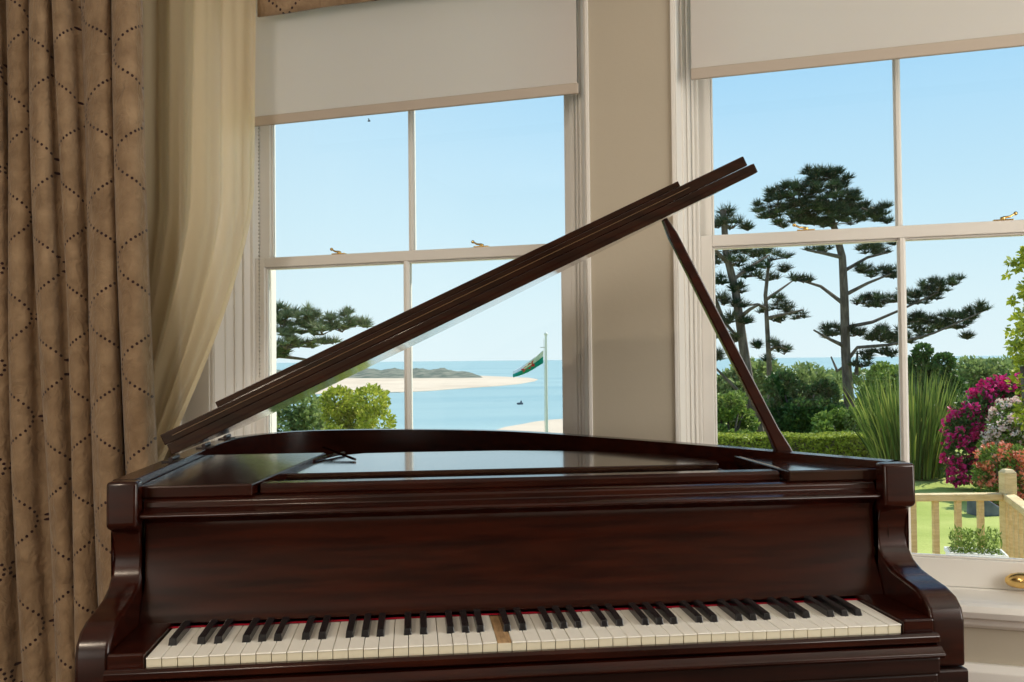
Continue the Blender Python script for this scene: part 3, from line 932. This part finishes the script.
RD = 5.8
rail_root = empty('deck_railing', 'pale timber railing with square balusters on the deck outside the right window', 'railing')
pc = pt(1008, 497, RD); pc.z = 0
rail_root.location = (pc.x, pc.y, deckz)
pl = pt(845, 497, RD); pl.z = 0
pr = pt(1075, 560, 4.3); pr.z = 0


def local_box(name, p, z0, z1, w, d, ang=0, top=False):
    b = MB(); h = w / 2
    b.box(-h, h, -d / 2, d / 2, z0, z1 - (0.02 if top else 0))
    if top:
        k = len(b.v); b.v += [(-h, -h, z1 - 0.02), (h, -h, z1 - 0.02), (h, h, z1 - 0.02), (-h, h, z1 - 0.02), (-h * 0.6, -h * 0.6, z1), (h * 0.6, -h * 0.6, z1), (h * 0.6, h * 0.6, z1), (-h * 0.6, h * 0.6, z1)]
        b.f += [(k + 4, k + 5, k + 6, k + 7)] + [(k + a, k + (a + 1) % 4, k + 4 + (a + 1) % 4, k + 4 + a) for a in range(4)]
    o = b.build(name, M['pine_wood'], rail_root, bevel=0.004)
    o.location = (p.x - pc.x, p.y - pc.y, -deckz); o.rotation_euler.z = ang
    return o


RZ = 0.292
def beam(a, b_, z0, z1, w, name):
    d = b_ - a; an = math.atan2(d.y, d.x); Ln = d.length
    q = MB().box(0, Ln, -w / 2, w / 2, z0, z1)
    o = q.build(name, M['pine_wood'], rail_root, bevel=0.006)
    o.location = (a.x - pc.x, a.y - pc.y, -deckz); o.rotation_euler.z = an


for (a, b_) in ((pl, pc), (pc, pr)):
    d = (b_ - a).normalized(); an = math.atan2(d.y, d.x); Ln = (b_ - a).length
    beam(a + d * 0.05, b_ - d * 0.05, RZ - 0.045, RZ, 0.07, 'handrail')
    beam(a + d * 0.05, b_ - d * 0.05, deckz + 0.08, deckz + 0.12, 0.05, 'bottom_rail')
    n_ = int(Ln / 0.145)
    for i in range(1, n_ + 1):
        p = b_ - d * (i * 0.145 + 0.035) if a is pl else a + d * (i * 0.145 - 0.04)
        if (p - a).length < 0.08 or (b_ - p).length < 0.08: continue
        local_box('baluster', p, deckz + 0.12, RZ - 0.045, 0.036, 0.036, an)
local_box('post', pc, deckz, 0.445, 0.078, 0.078, math.atan2((pc - pl).y, (pc - pl).x), True)
local_box('post', pl, deckz, 0.445, 0.078, 0.078, math.atan2((pc - pl).y, (pc - pl).x), True)
local_box('post', pr, deckz, 0.445, 0.078, 0.078, 0, True)

# planter on the outer sill
pp = pt(976, 556, 2.66)
sP = pp.dot(WD) + 0.03
tr_root = empty('planter_trough', 'white window trough of small green plants on the outer ledge', 'planter', (sP * WD + 3.15 * WN + Vector((0, 0, 0.448))), rot)
b = MB(); b.v = []
def frust(b, w0, d0, w1, d1, z0, z1):
    k = len(b.v)
    for w, d, z in ((w0, d0, z0), (w1, d1, z1)):
        b.v += [(-w, -d, z), (w, -d, z), (w, d, z), (-w, d, z)]
    b.f += [(k, k + 3, k + 2, k + 1), (k + 4, k + 5, k + 6, k + 7)] + [(k + a, k + (a + 1) % 4, k + 4 + (a + 1) % 4, k + 4 + a) for a in range(4)]
frust(b, 0.088, 0.045, 0.098, 0.055, 0, 0.115)
b.box(-0.102, 0.102, -0.059, -0.051, 0.115, 0.130); b.box(-0.102, 0.102, 0.051, 0.059, 0.115, 0.130); b.box(-0.102, -0.094, -0.051, 0.051, 0.115, 0.130); b.box(0.094, 0.102, -0.051, 0.051, 0.115, 0.130)
b.build('trough', M['trough'], tr_root, bevel=0.002)
n = 900
c_ = np.stack([rng.uniform(-0.085, 0.085, n), rng.uniform(-0.045, 0.045, n), 0.12 + rng.beta(1.5, 2, n) * 0.095], 1)
leaves('herb_leaves', c_, 0.020, M['leaf_mid'], tr_root, 0.3, up=0.8)
tr_root.scale = (0.82, 0.9, 0.9)


# ---- plants
def bush(name, label, cat, px, top, dist, wpx, material, n, leaf, group=None, base=None, lumps=None, extra=None, seed=0, flat=False, parts=None, depth=None):
    """a shrub whose crown is made of many round lumps; px/top/wpx give its place and size as seen"""
    global rng
    rng = np.random.default_rng(1000 + seed)
    tp = pt(px, top, dist)
    gzv = base if base is not None else gz(dist, 1 if px > 640 else 0.0)
    W = wpx * dist / F / 2
    H = tp.z - gzv
    root = empty(name, label, cat, (tp.x, tp.y, gzv), group=group)
    lm = []
    if lumps:
        for (lx, ly, lr) in lumps:
            p = pt(lx, ly, dist)
            R_ = lr * dist / F
            for q in range(3):
                lm.append((p.x - tp.x + rng.uniform(-.2, .2) * R_, p.y - tp.y + rng.uniform(-1, 1) * R_ * 0.6, p.z - gzv, R_, R_, R_))
    else:
        nl = 26
        for _ in range(nl):
            a = rng.uniform(0, 2 * pi); e = rng.uniform(0.0, 1)
            rr = sqrt(max(0, 1 - (e * 0.95) ** 2)) ** 0.8
            R_ = min(W, H) * rng.uniform(0.28, 0.42)
            x = cos(a) * rr * (W - R_ * 0.8); y = sin(a) * rr * ((depth or W) - R_ * 0.8); z = R_ * 0.7 + e * (H - R_ * 1.7)
            lm.append((x, y, z, R_, R_, R_ * 0.85))
    pts_, d_ = lump_points(lm, n)
    keep = pts_[:, 2] > 0.02
    leaves('foliage', pts_[keep], leaf, material, root, 0.55, dirs=d_[keep])
    st = MB()
    for k in range(5):
        a = 2 * pi * k / 5
        st.tube([(0.05 * W * cos(a), 0.05 * W * sin(a), 0), (0.3 * W * cos(a), 0.3 * W * sin(a), H * 0.35), (0.5 * W * cos(a), 0.5 * W * sin(a), H * 0.62)], [0.03 * H, 0.02 * H, 0.008 * H], 6)
    st.build('stem', M['bark'], root, smooth=True)
    if parts:
        for (nm, mt_, cnt, sz, sel) in parts:
            L_ = np.asarray([l for i, l in enumerate(lm) if sel(i)])
            cc = []
            k = rng.choice(len(L_), cnt, p=(L_[:, 3] ** 2) / (L_[:, 3] ** 2).sum())
            d = rng.normal(size=(cnt, 3)); d[:, 1] -= 0.5; d[:, 2] += 0.4; d /= np.linalg.norm(d, axis=1)[:, None]
            cen = L_[k, :3] + d * L_[k, 3:6] * 1.0
            m_ = 22
            off = rng.normal(size=(cnt, m_, 3)); off /= np.linalg.norm(off, axis=2)[:, :, None]
            cen2 = (cen[:, None] + off * sz * rng.uniform(0.6, 1.4, (cnt, 1, 1))).reshape(-1, 3)
            leaves(nm, cen2, sz * 1.1, M[mt_], root, 0.8, dirs=off.reshape(-1, 3), kind='stuff')
    return root


bush('dark_bush', 'dense dark green bush between the pine trunks', 'bush', 797, 366, 23.2, 92, M['leaf_dark'], 16000, 0.13, seed=1)
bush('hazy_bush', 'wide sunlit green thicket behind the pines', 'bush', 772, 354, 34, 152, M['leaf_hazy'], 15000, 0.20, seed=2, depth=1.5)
bush('light_bush', 'pale yellow green bush by the left edge of the right window', 'bush', 728, 388, 19.8, 62, M['leaf_mid'], 7000, 0.11, seed=3)
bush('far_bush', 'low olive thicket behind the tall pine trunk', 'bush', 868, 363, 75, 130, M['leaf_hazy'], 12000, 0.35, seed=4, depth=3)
bush('background_bush', 'mid green bush behind the left side of the sword-leaved clump', 'bush', 898, 357, 30, 80, M['leaf_mid'], 9000, 0.17, seed=5)
bush('round_bush', 'round dark bush rising above the sword-leaved clump', 'bush', 931, 339, 20, 66, M['leaf_dark'], 11000, 0.12, seed=6)
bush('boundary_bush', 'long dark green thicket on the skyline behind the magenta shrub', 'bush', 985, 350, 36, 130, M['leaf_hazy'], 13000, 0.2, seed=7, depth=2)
bush('low_bush', 'low green shrub at the foot of the tall pine', 'bush', 842, 405, 18.9, 70, M['leaf_mid'], 8000, 0.10, seed=8)
bush('golden_bush', 'sunlit yellow green bush seen under the piano lid', 'bush', 358, 369, 12, 112, M['leaf_yellow'], 17000, 0.062, base=-2.2, seed=9)
bush('shaded_bush', 'dull green bush at the lower left corner of the left window', 'bush', 282, 382, 14.5, 120, M['leaf_hazy'], 11000, 0.10, base=-2.2, seed=10)
bush('rhododendron', 'bright magenta flowering rhododendron by the railing', 'shrub', 985, 375, 13.5, 80, M['leaf_dark'], 9000, 0.075,
     lumps=[(1012, 392, 20), (998, 400, 19), (982, 412, 20), (970, 430, 18), (962, 452, 15), (958, 472, 13), (990, 440, 24), (985, 474, 18), (1030, 395, 24), (1010, 430, 25)],
     parts=[('blossoms', 'magenta', 330, 0.055, lambda i: i < 21 or i >= 24)], seed=11)
bush('pale_rhododendron', 'pale pink and white flowering shrub at the right of the garden', 'shrub', 1018, 395, 12.6, 80, M['leaf_mid'], 8000, 0.06,
     lumps=[(1016, 418, 18), (1003, 430, 17), (992, 447, 13), (1032, 420, 22), (1020, 445, 22), (1005, 455, 15)],
     parts=[('blossoms', 'petal_pale', 300, 0.034, lambda i: True)], seed=12)
bush('azalea', 'coral orange flowering azalea behind the railing post', 'shrub', 1002, 440, 11.8, 70, M['leaf_mid'], 7000, 0.055,
     lumps=[(992, 458, 15), (1012, 460, 16), (985, 474, 12), (1003, 478, 16), (1026, 470, 20), (990, 490, 14), (1008, 492, 14), (1026, 490, 15)],
     parts=[('blossoms', 'petal_coral', 190, 0.040, lambda i: True)], seed=13)
bush('leafy_tree', 'light green leafy tree at the right edge of the view', 'tree', 1040, 240, 8, 70, M['leaf_yellow'], 3000, 0.060,
     lumps=[(1026, 252, 7), (1010, 262, 5), (1008, 275, 4), (1046, 262, 22), (1034, 290, 16), (1030, 320, 16), (1042, 340, 26), (1028, 352, 14), (1040, 380, 24), (1022, 262, 6), (1016, 268, 5), (1040, 412, 22), (1014, 300, 5), (1012, 345, 6)], seed=14)

# clipped hedge
rng = np.random.default_rng(50)
ha, hb = pt(640, 437, 17.4), pt(884, 437, 16.8)
ht = -0.28
n = 26000
base_z = gz(14, 1) - 0.03
hroot = empty('clipped_hedge', 'low clipped hedge with sunlit flat top across the lawn', 'hedge', ((ha.x + hb.x) / 2, (ha.y + hb.y) / 2, base_z))
hd_ = (hb - ha); hd_.z = 0; hl = hd_.length; hd_.normalize(); hn = Vector((-hd_.y, hd_.x, 0))
t_ = rng.uniform(-hl / 2, hl / 2, n); side_ = rng.integers(0, 3, n)
dep = np.where(side_ == 0, rng.uniform(-0.45, 0.45, n), np.where(side_ == 1, -0.45 + rng.uniform(0, .06, n), 0.45 - rng.uniform(0, .06, n)))
zz = np.where(side_ == 0, ht - base_z - rng.uniform(0, .06, n), rng.uniform(0, ht - base_z, n))
zz += 0.02 * np.sin(t_ * 5)
c_ = np.stack([hd_.x * t_ + hn.x * dep, hd_.y * t_ + hn.y * dep, zz], 1)
leaves('foliage', c_, 0.06, M['leaf_hedge'], hroot, 0.6)
b = MB().box(-hl / 2, hl / 2, -0.40, 0.40, 0, ht - base_z - 0.06)
core = b.build('inner_twigs', M['bark'], hroot); core.rotation_euler.z = math.atan2(hd_.y, hd_.x)

# sword-leaved clump (phormium)
rng = np.random.default_rng(60)
pc2 = pt(911, 480, 15.0); pz = gz(15.0, 1)
ph_root = empty('sword_leaved_clump', 'tall clump of upright sword-shaped green leaves on the lawn', 'plant', (pc2.x, pc2.y, pz))
mbp = MB(); tint = []
for k in range(800):
    a = rng.uniform(0, 2 * pi); r = 0.55 * sqrt(rng.uniform(0, 1)); x, y = r * cos(a), r * sin(a)
    out = rng.uniform(0.0, 0.42) * (0.3 + r); H = rng.uniform(0.9, 1.95) * (1.05 - 0.25 * r)
    dx, dy = cos(a) * out, sin(a) * out
    w = rng.uniform(0.010, 0.022); ww = rng.uniform(0, 2 * pi); wx, wy = cos(ww) * w, sin(ww) * w
    kb = len(mbp.v); ns = 6
    droop = rng.uniform(0, 0.5) * (1 if rng.uniform() < 0.25 else 0.15)
    for i in range(ns + 1):
        t = i / ns
        px_, py_ = x + dx * t * (1 + 0.9 * t), y + dy * t * (1 + 0.9 * t)
        z = H * (t - droop * max(0, t - 0.6) ** 2 * 4)
        f_ = (1 - t ** 3) if i < ns else 0.05
        mbp.v += [(px_ - wx * f_, py_ - wy * f_, z), (px_ + wx * f_, py_ + wy * f_, z)]
    tv = float(np.clip(rng.normal(0.5, 0.28), 0, 1))
    for i in range(ns):
        mbp.f.append((kb + 2 * i, kb + 2 * i + 1, kb + 2 * i + 3, kb + 2 * i + 2)); tint.append(tv)
o = mbp.build('leaf_blades', M['blade'], ph_root)
at = o.data.attributes.new('tint', 'FLOAT', 'FACE'); at.data.foreach_set('value', tint)


# pines
def pine(name, label, dist, trunk, branches, pads, nper, seed, material, tr_r, needle=0.30, group=None, stretch=1.0):
    """trunk / branches: lists of seen points; pads: (x, y, rx, ry) seen; each pad gets real depth"""
    global rng
    rng = np.random.default_rng(seed)
    g0 = pt(*trunk[-1][:2], dist)
    zb = gz(dist, 1 if g0.x > 0 else 0) - 0.1
    root = empty(name, label, 'tree', (g0.x, g0.y, zb), group=group)
    O = Vector((g0.x, g0.y, zb))
    tb = MB()
    tp = [pt(x, y, dist) - O for x, y in trunk]
    tp.append(Vector((tp[-1].x, tp[-1].y, 0)))
    if tp[-2].z < 0.2: tp.pop(-2)
    tb.tube(tp, [tr_r * (0.45 + 0.55 * i / (len(tp) - 1)) for i in range(len(tp))], 9)
    tb.build('trunk', M['bark'], root, smooth='auto')
    bb = MB()
    sc_ = dist / F
    for br in branches:
        dep = rng.uniform(-1, 1) * 0.8
        pts_ = [pt(x, y, dist + dep * (i / max(1, len(br) - 1))) - O for i, (x, y) in enumerate(br)]
        bb.tube(pts_, [0.058 - 0.036 * i / max(1, len(br) - 1) for i in range(len(br))], 6)
    # twigs into the pads
    cs, ds = [], []
    for (x, y, rx, ry) in pads:
        dd = rng.uniform(-1, 1) * min(1.2, rx * sc_)
        P0 = pt(x, y, dist + dd) - O
        RX, RZ_ = rx * sc_, ry * sc_
        cnt = max(6, int(nper * rx * ry / 400))
        for _ in range(cnt):
            a = rng.uniform(0, 2 * pi); r = sqrt(rng.uniform(0, 1)); h = rng.uniform(-1, 1)
            rr = r * sqrt(max(0.05, 1 - h * h * 0.8))
            c0 = P0 + Vector((cos(a) * rr * RX, sin(a) * rr * RX * 0.8, h * RZ_ * 0.85))
            if _ < 5: bb.tube([P0 - Vector((0, 0, RZ_ * 0.6)), c0], [0.02, 0.007], 4)
            m_ = 46
            d = rng.normal(size=(m_, 3)); d[:, 2] = np.abs(d[:, 2]) * 0.9 + 0.1; d /= np.linalg.norm(d, axis=1)[:, None]
            cs.append(np.array(c0)[None] + d * needle * 0.42); ds.append(d)
    bb.build('branches', M['bark'], root, smooth='auto')
    cs = np.concatenate(cs); ds = np.concatenate(ds)
    n = len(cs)
    w = np.cross(ds, rng.normal(size=(n, 3))); w /= np.linalg.norm(w, axis=1)[:, None]
    s = needle * rng.uniform(0.6, 1.1, n)[:, None]
    V = np.stack([cs - ds * s * .5 - w * 0.012, cs - ds * s * .5 + w * 0.012, cs + ds * s * .5], 1)
    me = bpy.data.meshes.new('needles'); me.vertices.add(n * 3); me.loops.add(n * 3); me.polygons.add(n)
    me.vertices.foreach_set('co', V.ravel()); me.loops.foreach_set('vertex_index', np.arange(n * 3))
    me.polygons.foreach_set('loop_start', np.arange(n) * 3); me.polygons.foreach_set('loop_total', np.full(n, 3))
    at = me.attributes.new('tint', 'FLOAT', 'FACE'); at.data.foreach_set('value', np.repeat(np.clip(rng.normal(.5, .3, n // 46 + 1), 0, 1), 46)[:n])
    me.materials.append(material); me.update()
    o = bpy.data.objects.new('needles', me); COL.objects.link(o); o.parent = root
    return root


def C6(x, y): return (680 + x / 2.131, 140 + y / 2.131)
def C6p(l): return [(*C6(x, y), rx / 2.131, ry / 2.131) for x, y, rx, ry in l]


pine('pine_tree', 'tall spreading pine with a dense rounded crown, right of the prop stick', 24,
     [C6(305, 120), C6(330, 190), C6(346, 250), C6(350, 330), C6(353, 450), C6(358, 530), C6(366, 625)],
     [[C6(320, 180), C6(260, 150), C6(205, 140)], [C6(318, 160), C6(350, 130), C6(400, 150)], [C6(350, 350), C6(300, 312), C6(245, 295)], [C6(350, 400), C6(410, 388), C6(470, 362), C6(550, 325)],
      [C6(352, 330), C6(400, 305), C6(450, 285)], [C6(356, 470), C6(378, 442), C6(450, 436), C6(540, 412), C6(640, 368)], [C6(348, 280), C6(400, 250), C6(450, 238)], [C6(352, 440), C6(320, 425), C6(285, 405)],
      [C6(376, 500), C6(378, 450)], [C6(346, 250), C6(300, 240), C6(270, 235)], [C6(355, 480), C6(335, 492), C6(322, 462)]],
     C6p([(290, 82, 34, 26), (335, 88, 30, 24), (320, 75, 14, 12), (245, 118, 38, 26), (205, 118, 22, 16), (190, 150, 34, 22), (250, 155, 45, 24), (310, 125, 50, 34), (355, 135, 34, 28), (385, 155, 34, 20), (430, 160, 26, 22), (330, 170, 60, 16), (215, 180, 20, 8), (270, 172, 46, 14),
          (300, 236, 36, 7), (420, 232, 44, 13), (440, 285, 40, 12), (395, 278, 26, 10), (262, 298, 30, 8), (410, 345, 46, 14), (505, 335, 46, 18), (455, 340, 30, 10), (550, 312, 36, 16), (585, 302, 18, 11),
          (525, 398, 44, 20), (580, 388, 40, 18), (620, 372, 28, 14), (645, 358, 16, 12), (500, 382, 24, 10), (430, 415, 46, 16), (475, 425, 50, 14), (370, 412, 30, 10), (315, 410, 34, 14), (610, 420, 7, 5), (405, 460, 26, 10), (450, 455, 22, 9), (385, 480, 18, 7)]),
     78, 71, M['needle'], 0.16, needle=0.27)
pine('pine_tree', 'slender pine with sparse branches, behind the lower part of the prop stick', 27,
     [C6(190, 255), C6(182, 330), C6(188, 440), C6(192, 520), C6(195, 620)],
     [[C6(184, 340), C6(215, 318), C6(240, 300)], [C6(186, 380), C6(220, 372), C6(262, 362)], [C6(188, 450), C6(205, 440), C6(228, 445)], [C6(185, 360), C6(165, 350), C6(145, 352)]],
     C6p([(205, 248, 34, 10), (180, 268, 30, 10), (225, 275, 18, 8), (190, 295, 22, 8), (235, 358, 32, 13), (205, 345, 30, 10), (250, 375, 20, 9), (215, 385, 24, 8), (180, 362, 24, 8), (205, 440, 28, 11), (222, 452, 14, 8), (185, 470, 14, 6), (165, 440, 10, 5)]),
     46, 72, M['needle'], 0.10)
pine('pine_tree', 'leaning pine beside the frame at the left of the right window', 21,
     [C6(92, 150), C6(98, 240), C6(118, 320), C6(135, 440), C6(150, 540), C6(168, 625)],
     [[C6(70, 330), C6(96, 390), C6(132, 430)], [C6(150, 580), C6(120, 530), C6(70, 480)], [C6(160, 640), C6(120, 600), C6(78, 560)], [C6(110, 300), C6(150, 270), C6(190, 245)], [C6(100, 260), C6(75, 235), C6(60, 220)],
      [C6(125, 380), C6(150, 360), C6(170, 350)]],
     C6p([(100, 160, 18, 14), (82, 180, 20, 12), (112, 182, 22, 10), (143, 188, 8, 5), (100, 236, 30, 10), (150, 240, 44, 12), (110, 262, 34, 10), (150, 285, 30, 10), (85, 300, 18, 10), (120, 320, 18, 8), (90, 345, 18, 10), (125, 352, 22, 8), (100, 385, 24, 10), (140, 385, 16, 7), (82, 415, 14, 8), (120, 425, 20, 8), (82, 462, 14, 8), (60, 260, 22, 16), (55, 330, 14, 12)]),
     46, 73, M['needle'], 0.15)


def C4(x, y): return (240 + x / 2.844, 240 + y / 2.844)
pine('pine_tree', 'pine branch crown reaching in from the left behind the left window', 17,
     [(216, 250), (222, 330), (228, 440)],
     [[(222, 345), (262, 330), C4(180, 260), C4(330, 245)], [(222, 360), (258, 352), C4(150, 300), C4(240, 280)], [(222, 370), C4(110, 330), C4(190, 340)], [(222, 335), (262, 315), C4(150, 200)]],
     [(*C4(x, y), rx / 2.844, ry / 2.844) for x, y, rx, ry in [(130, 205, 34, 18), (180, 212, 44, 18), (120, 240, 40, 22), (200, 240, 52, 18), (265, 232, 40, 20), (300, 218, 20, 16), (325, 236, 26, 12), (352, 243, 16, 8), (235, 262, 40, 12), (150, 272, 50, 16), (290, 255, 34, 10), (130, 300, 50, 14), (190, 298, 40, 11), (110, 325, 34, 10), (240, 290, 34, 9), (60, 230, 60, 40), (20, 260, 70, 50), (100, 330, 30, 9), (210, 215, 14, 8)]],
     46, 74, M['needle_light'], 0.16, needle=0.22)

# flag pole with flag
FD = 34
fb = pt(547, 440, FD)
fz = gz(FD, 0)
fp_root = empty('flag_pole', 'tall white flag pole standing before the bay', 'flagpole', (fb.x, fb.y, fz))
tz = pt(547, 335, FD).z
MB().tube([(0, 0, 0), (0, 0, tz - fz)], [0.07, 0.045], 10).build('pole', M['pole_white'], fp_root, smooth='auto')
MB().ball((0, 0, tz - fz + 0.04), 0.07).build('finial', M['pole_white'], fp_root, smooth=True)
MB().tube([(-0.075, -0.0, 1.0), (-0.075, -0.0, tz - fz - 0.15)], 0.010, 5).build('halyard', M['pole_white'], fp_root)


def flag_pts(u, v):
    """u from pole to fly, v 0 lower hem .. 1 upper hem"""
    x0, yA, yB = 543.3, 363.0, 350.0
    x1, y1A, y1B = 513.0, 377.5, 371.5
    x = x0 + (x1 - x0) * u
    y = (yA + (yB - yA) * v) * (1 - u) + (y1A + (y1B - y1A) * v) * u + 1.6 * sin(u * pi) * (1 if v < 0.5 else 0.8)
    dep = FD + 0.16 * sin(5 * u + 2.4 * v) + 0.05 * sin(11 * u)
    return pt(x, y, dep)


fl = empty('flag', 'green and white flag with a red beast drooping from the white pole', 'flag', tuple(flag_pts(0, 0.5)))
FO = flag_pts(0, 0.5)
for nm, v0, v1, mt_ in (('white_half', 0.5, 1, 'flag_white'), ('green_half', 0, 0.5, 'flag_green')):
    P = np.zeros((26, 7, 3))
    for i in range(26):
        for j in range(7):
            P[i, j] = flag_pts(i / 25, v0 + (v1 - v0) * j / 6) - FO
    o = grid_mesh(nm, P, M[mt_], fl)
    md = o.modifiers.new('t', 'SOLIDIFY'); md.thickness = 0.012
# red emblem: body, neck and head, wing, tail and legs
drag = [(.30, .42), (.36, .60), (.31, .82), (.37, .80), (.41, .66), (.46, .84), (.53, .66), (.60, .74), (.68, .62), (.74, .72), (.72, .52), (.66, .42), (.68, .24), (.62, .22), (.60, .36), (.50, .38), (.47, .22), (.42, .22), (.42, .38), (.36, .34), (.33, .22), (.28, .26)]
b = MB()
for s_2 in (-0.03, 0.03):
    for (u, v) in drag:
        p = flag_pts(u, v) - FO; b.v.append((p.x, p.y + s_2, p.z))
n = len(drag)
b.f = [tuple(range(n)), tuple(range(n, 2 * n))[::-1]] + [(i, (i + 1) % n, n + (i + 1) % n, n + i) for i in range(n)]
b.build('red_emblem', M['flag_red'], fl)
ft = flag_pts(0, 1).z - fz + 0.10
MB().tube([(0, 0, ft), (-0.22, 0, ft)], 0.012, 6).build('halyard_clip', M['steel'], fp_root, smooth='auto')

# slate thing by the azalea, boat, bird
b = MB()
sp_ = pt(988, 486, 11.0)
b.prism([(-0.22, 0.0), (-0.20, 0.26), (-0.10, 0.22), (0.16, 0.06), (0.24, 0.0)], -0.12, 0.12, 'y')
o = b.build('garden_stone', M['slate'], bevel=0.02); o.location = (sp_.x, sp_.y, gz(11.0, 1) - 0.02)
tag(o, 'dark wedge-shaped garden stone at the foot of the azalea', 'stone')
bp_ = on_sea(520, 404.5)
b = MB(); b.prism([(-1.6, 0.0), (-1.9, 0.9), (-1.0, 1.1), (0.2, 1.2), (0.4, 2.2), (1.0, 2.2), (1.1, 1.1), (1.9, 1.0), (1.5, 0.0)], -0.7, 0.7, 'y')
o = b.build('boat', M['slate'], bevel=0.1); o.location = (bp_.x, bp_.y, SEA + 0.01)
tag(o, 'tiny dark boat out on the bay', 'boat')
bb_ = pt(369, 121, 40)
b = MB(); b.ball((0, 0, 0), 0.07, 2.2, 1, 1)
b.v += [(0, 0, 0.03), (-0.10, -0.35, 0.16), (0.02, -0.40, 0.14), (0.10, 0, 0.03), (0.02, 0.40, 0.14), (-0.10, 0.35, 0.16)]
k = len(b.v) - 6
b.v += [(x, y, z - 0.02) for x, y, z in b.v[k:k + 6]]
b.f += [(k, k + 1, k + 2, k + 3), (k, k + 3, k + 4, k + 5), (k + 9, k + 8, k + 7, k + 6), (k + 11, k + 10, k + 9, k + 6), (k + 1, k + 7, k + 8, k + 2), (k + 4, k + 10, k + 11, k + 5), (k + 2, k + 8, k + 9, k + 3), (k + 3, k + 9, k + 10, k + 4), (k, k + 6, k + 7, k + 1), (k + 5, k + 11, k + 6, k)]
o = b.build('tree_bird', M['bird'], smooth=False); o.location = bb_; o.name = 'bird'; o.scale = (0.45,) * 3
tag(o, 'tiny dark bird flying high in the left window', 'bird')

# ================================================================== LIGHT
w = bpy.data.worlds.new('sky'); SC.world = w; w.use_nodes = True
nt = w.node_tree; bg = nt.nodes['Background']
tcw = nt.nodes.new('ShaderNodeTexCoord'); sx = nt.nodes.new('ShaderNodeSeparateXYZ')
rpw = nt.nodes.new('ShaderNodeValToRGB')
el = rpw.color_ramp.elements
el[0].position = 0.0; el[0].color = (0.80, 0.93, 0.98, 1)
el[1].position = 1.0; el[1].color = (0.10, 0.30, 0.72, 1)
for p_, c_ in ((0.06, (0.74, 0.91, 0.98)), (0.15, (0.60, 0.84, 0.98)), (0.30, (0.40, 0.70, 0.96)), (0.5, (0.24, 0.52, 0.88))):
    e = el.new(p_); e.color = (*c_, 1)
nt.links.new(tcw.outputs['Generated'], sx.inputs[0]); nt.links.new(sx.outputs['Z'], rpw.inputs['Fac'])
mr = nt.nodes.new('ShaderNodeMapRange'); mr.inputs['From Min'].default_value = 0.25; mr.inputs['From Max'].default_value = -0.35
mr.inputs['To Min'].default_value = 0.0; mr.inputs['To Max'].default_value = 0.45
mxw = nt.nodes.new('ShaderNodeMixRGB'); mxw.inputs[2].default_value = (0.80, 0.95, 1.0, 1)
nt.links.new(sx.outputs['X'], mr.inputs['Value']); nt.links.new(mr.outputs[0], mxw.inputs[0]); nt.links.new(rpw.outputs[0], mxw.inputs[1])
nt.links.new(mxw.outputs[0], bg.inputs['Color']); bg.inputs['Strength'].default_value = 1.06


def light(name, typ, energy, color, loc=(0, 0, 0), to=None, **kw):
    d = bpy.data.lights.new(name, typ); d.energy = energy; d.color = color
    for k, v in kw.items(): setattr(d, k, v)
    o = bpy.data.objects.new(name, d); COL.objects.link(o); o.location = loc
    if to is not None:
        o.rotation_euler = (Vector(to) - Vector(loc)).to_track_quat('-Z', 'Y').to_euler()
    return o


az, elv = radians(24 + 44), radians(46)
sd = Vector((sin(az) * cos(elv), cos(az) * cos(elv), sin(elv)))
light('sun', 'SUN', 6.2, (1.0, 0.93, 0.80), loc=sd * 50, to=(0, 0, 0), angle=radians(0.6))
# fill lights added in unseen rear and right wall openings to brighten the room
p = -1.55 * WD + (TB + 0.02) * WN + Vector((0, 0, 1.65))
light('rear_fill_light', 'AREA', 56, (1.0, 0.90, 0.78), loc=p, to=p + WN, shape='RECTANGLE', size=1.25, size_y=1.85)
p = (SX1 - 0.02) * WD + 1.25 * WN + Vector((0, 0, 1.65))
light('side_fill_light', 'AREA', 72, (1.0, 0.93, 0.82), loc=p, to=p - WD, shape='RECTANGLE', size=1.7, size_y=1.85)  # added fill in the unseen right wall opening, boosting the daylight indoors

p = -1.3 * WD - 1.2 * WN + Vector((0, 0, ZC - 0.06))
light('ceiling_fill_light', 'AREA', 40, (1.0, 0.84, 0.64), loc=p, to=p - Vector((0, 0, 1)), shape='DISK', size=0.4)  # added fill above, out of view, to lift the key tops and curtain

vs = SC.view_settings
vs.view_transform = 'Standard'; vs.look = 'None'; vs.exposure = 0.0; vs.gamma = 1.0; vs.use_curve_mapping = False
SC.cycles.use_denoising = True
SC.cycles.max_bounces = 8
SC.cycles.transparent_max_bounces = 16
SC.cycles.sample_clamp_indirect = 6
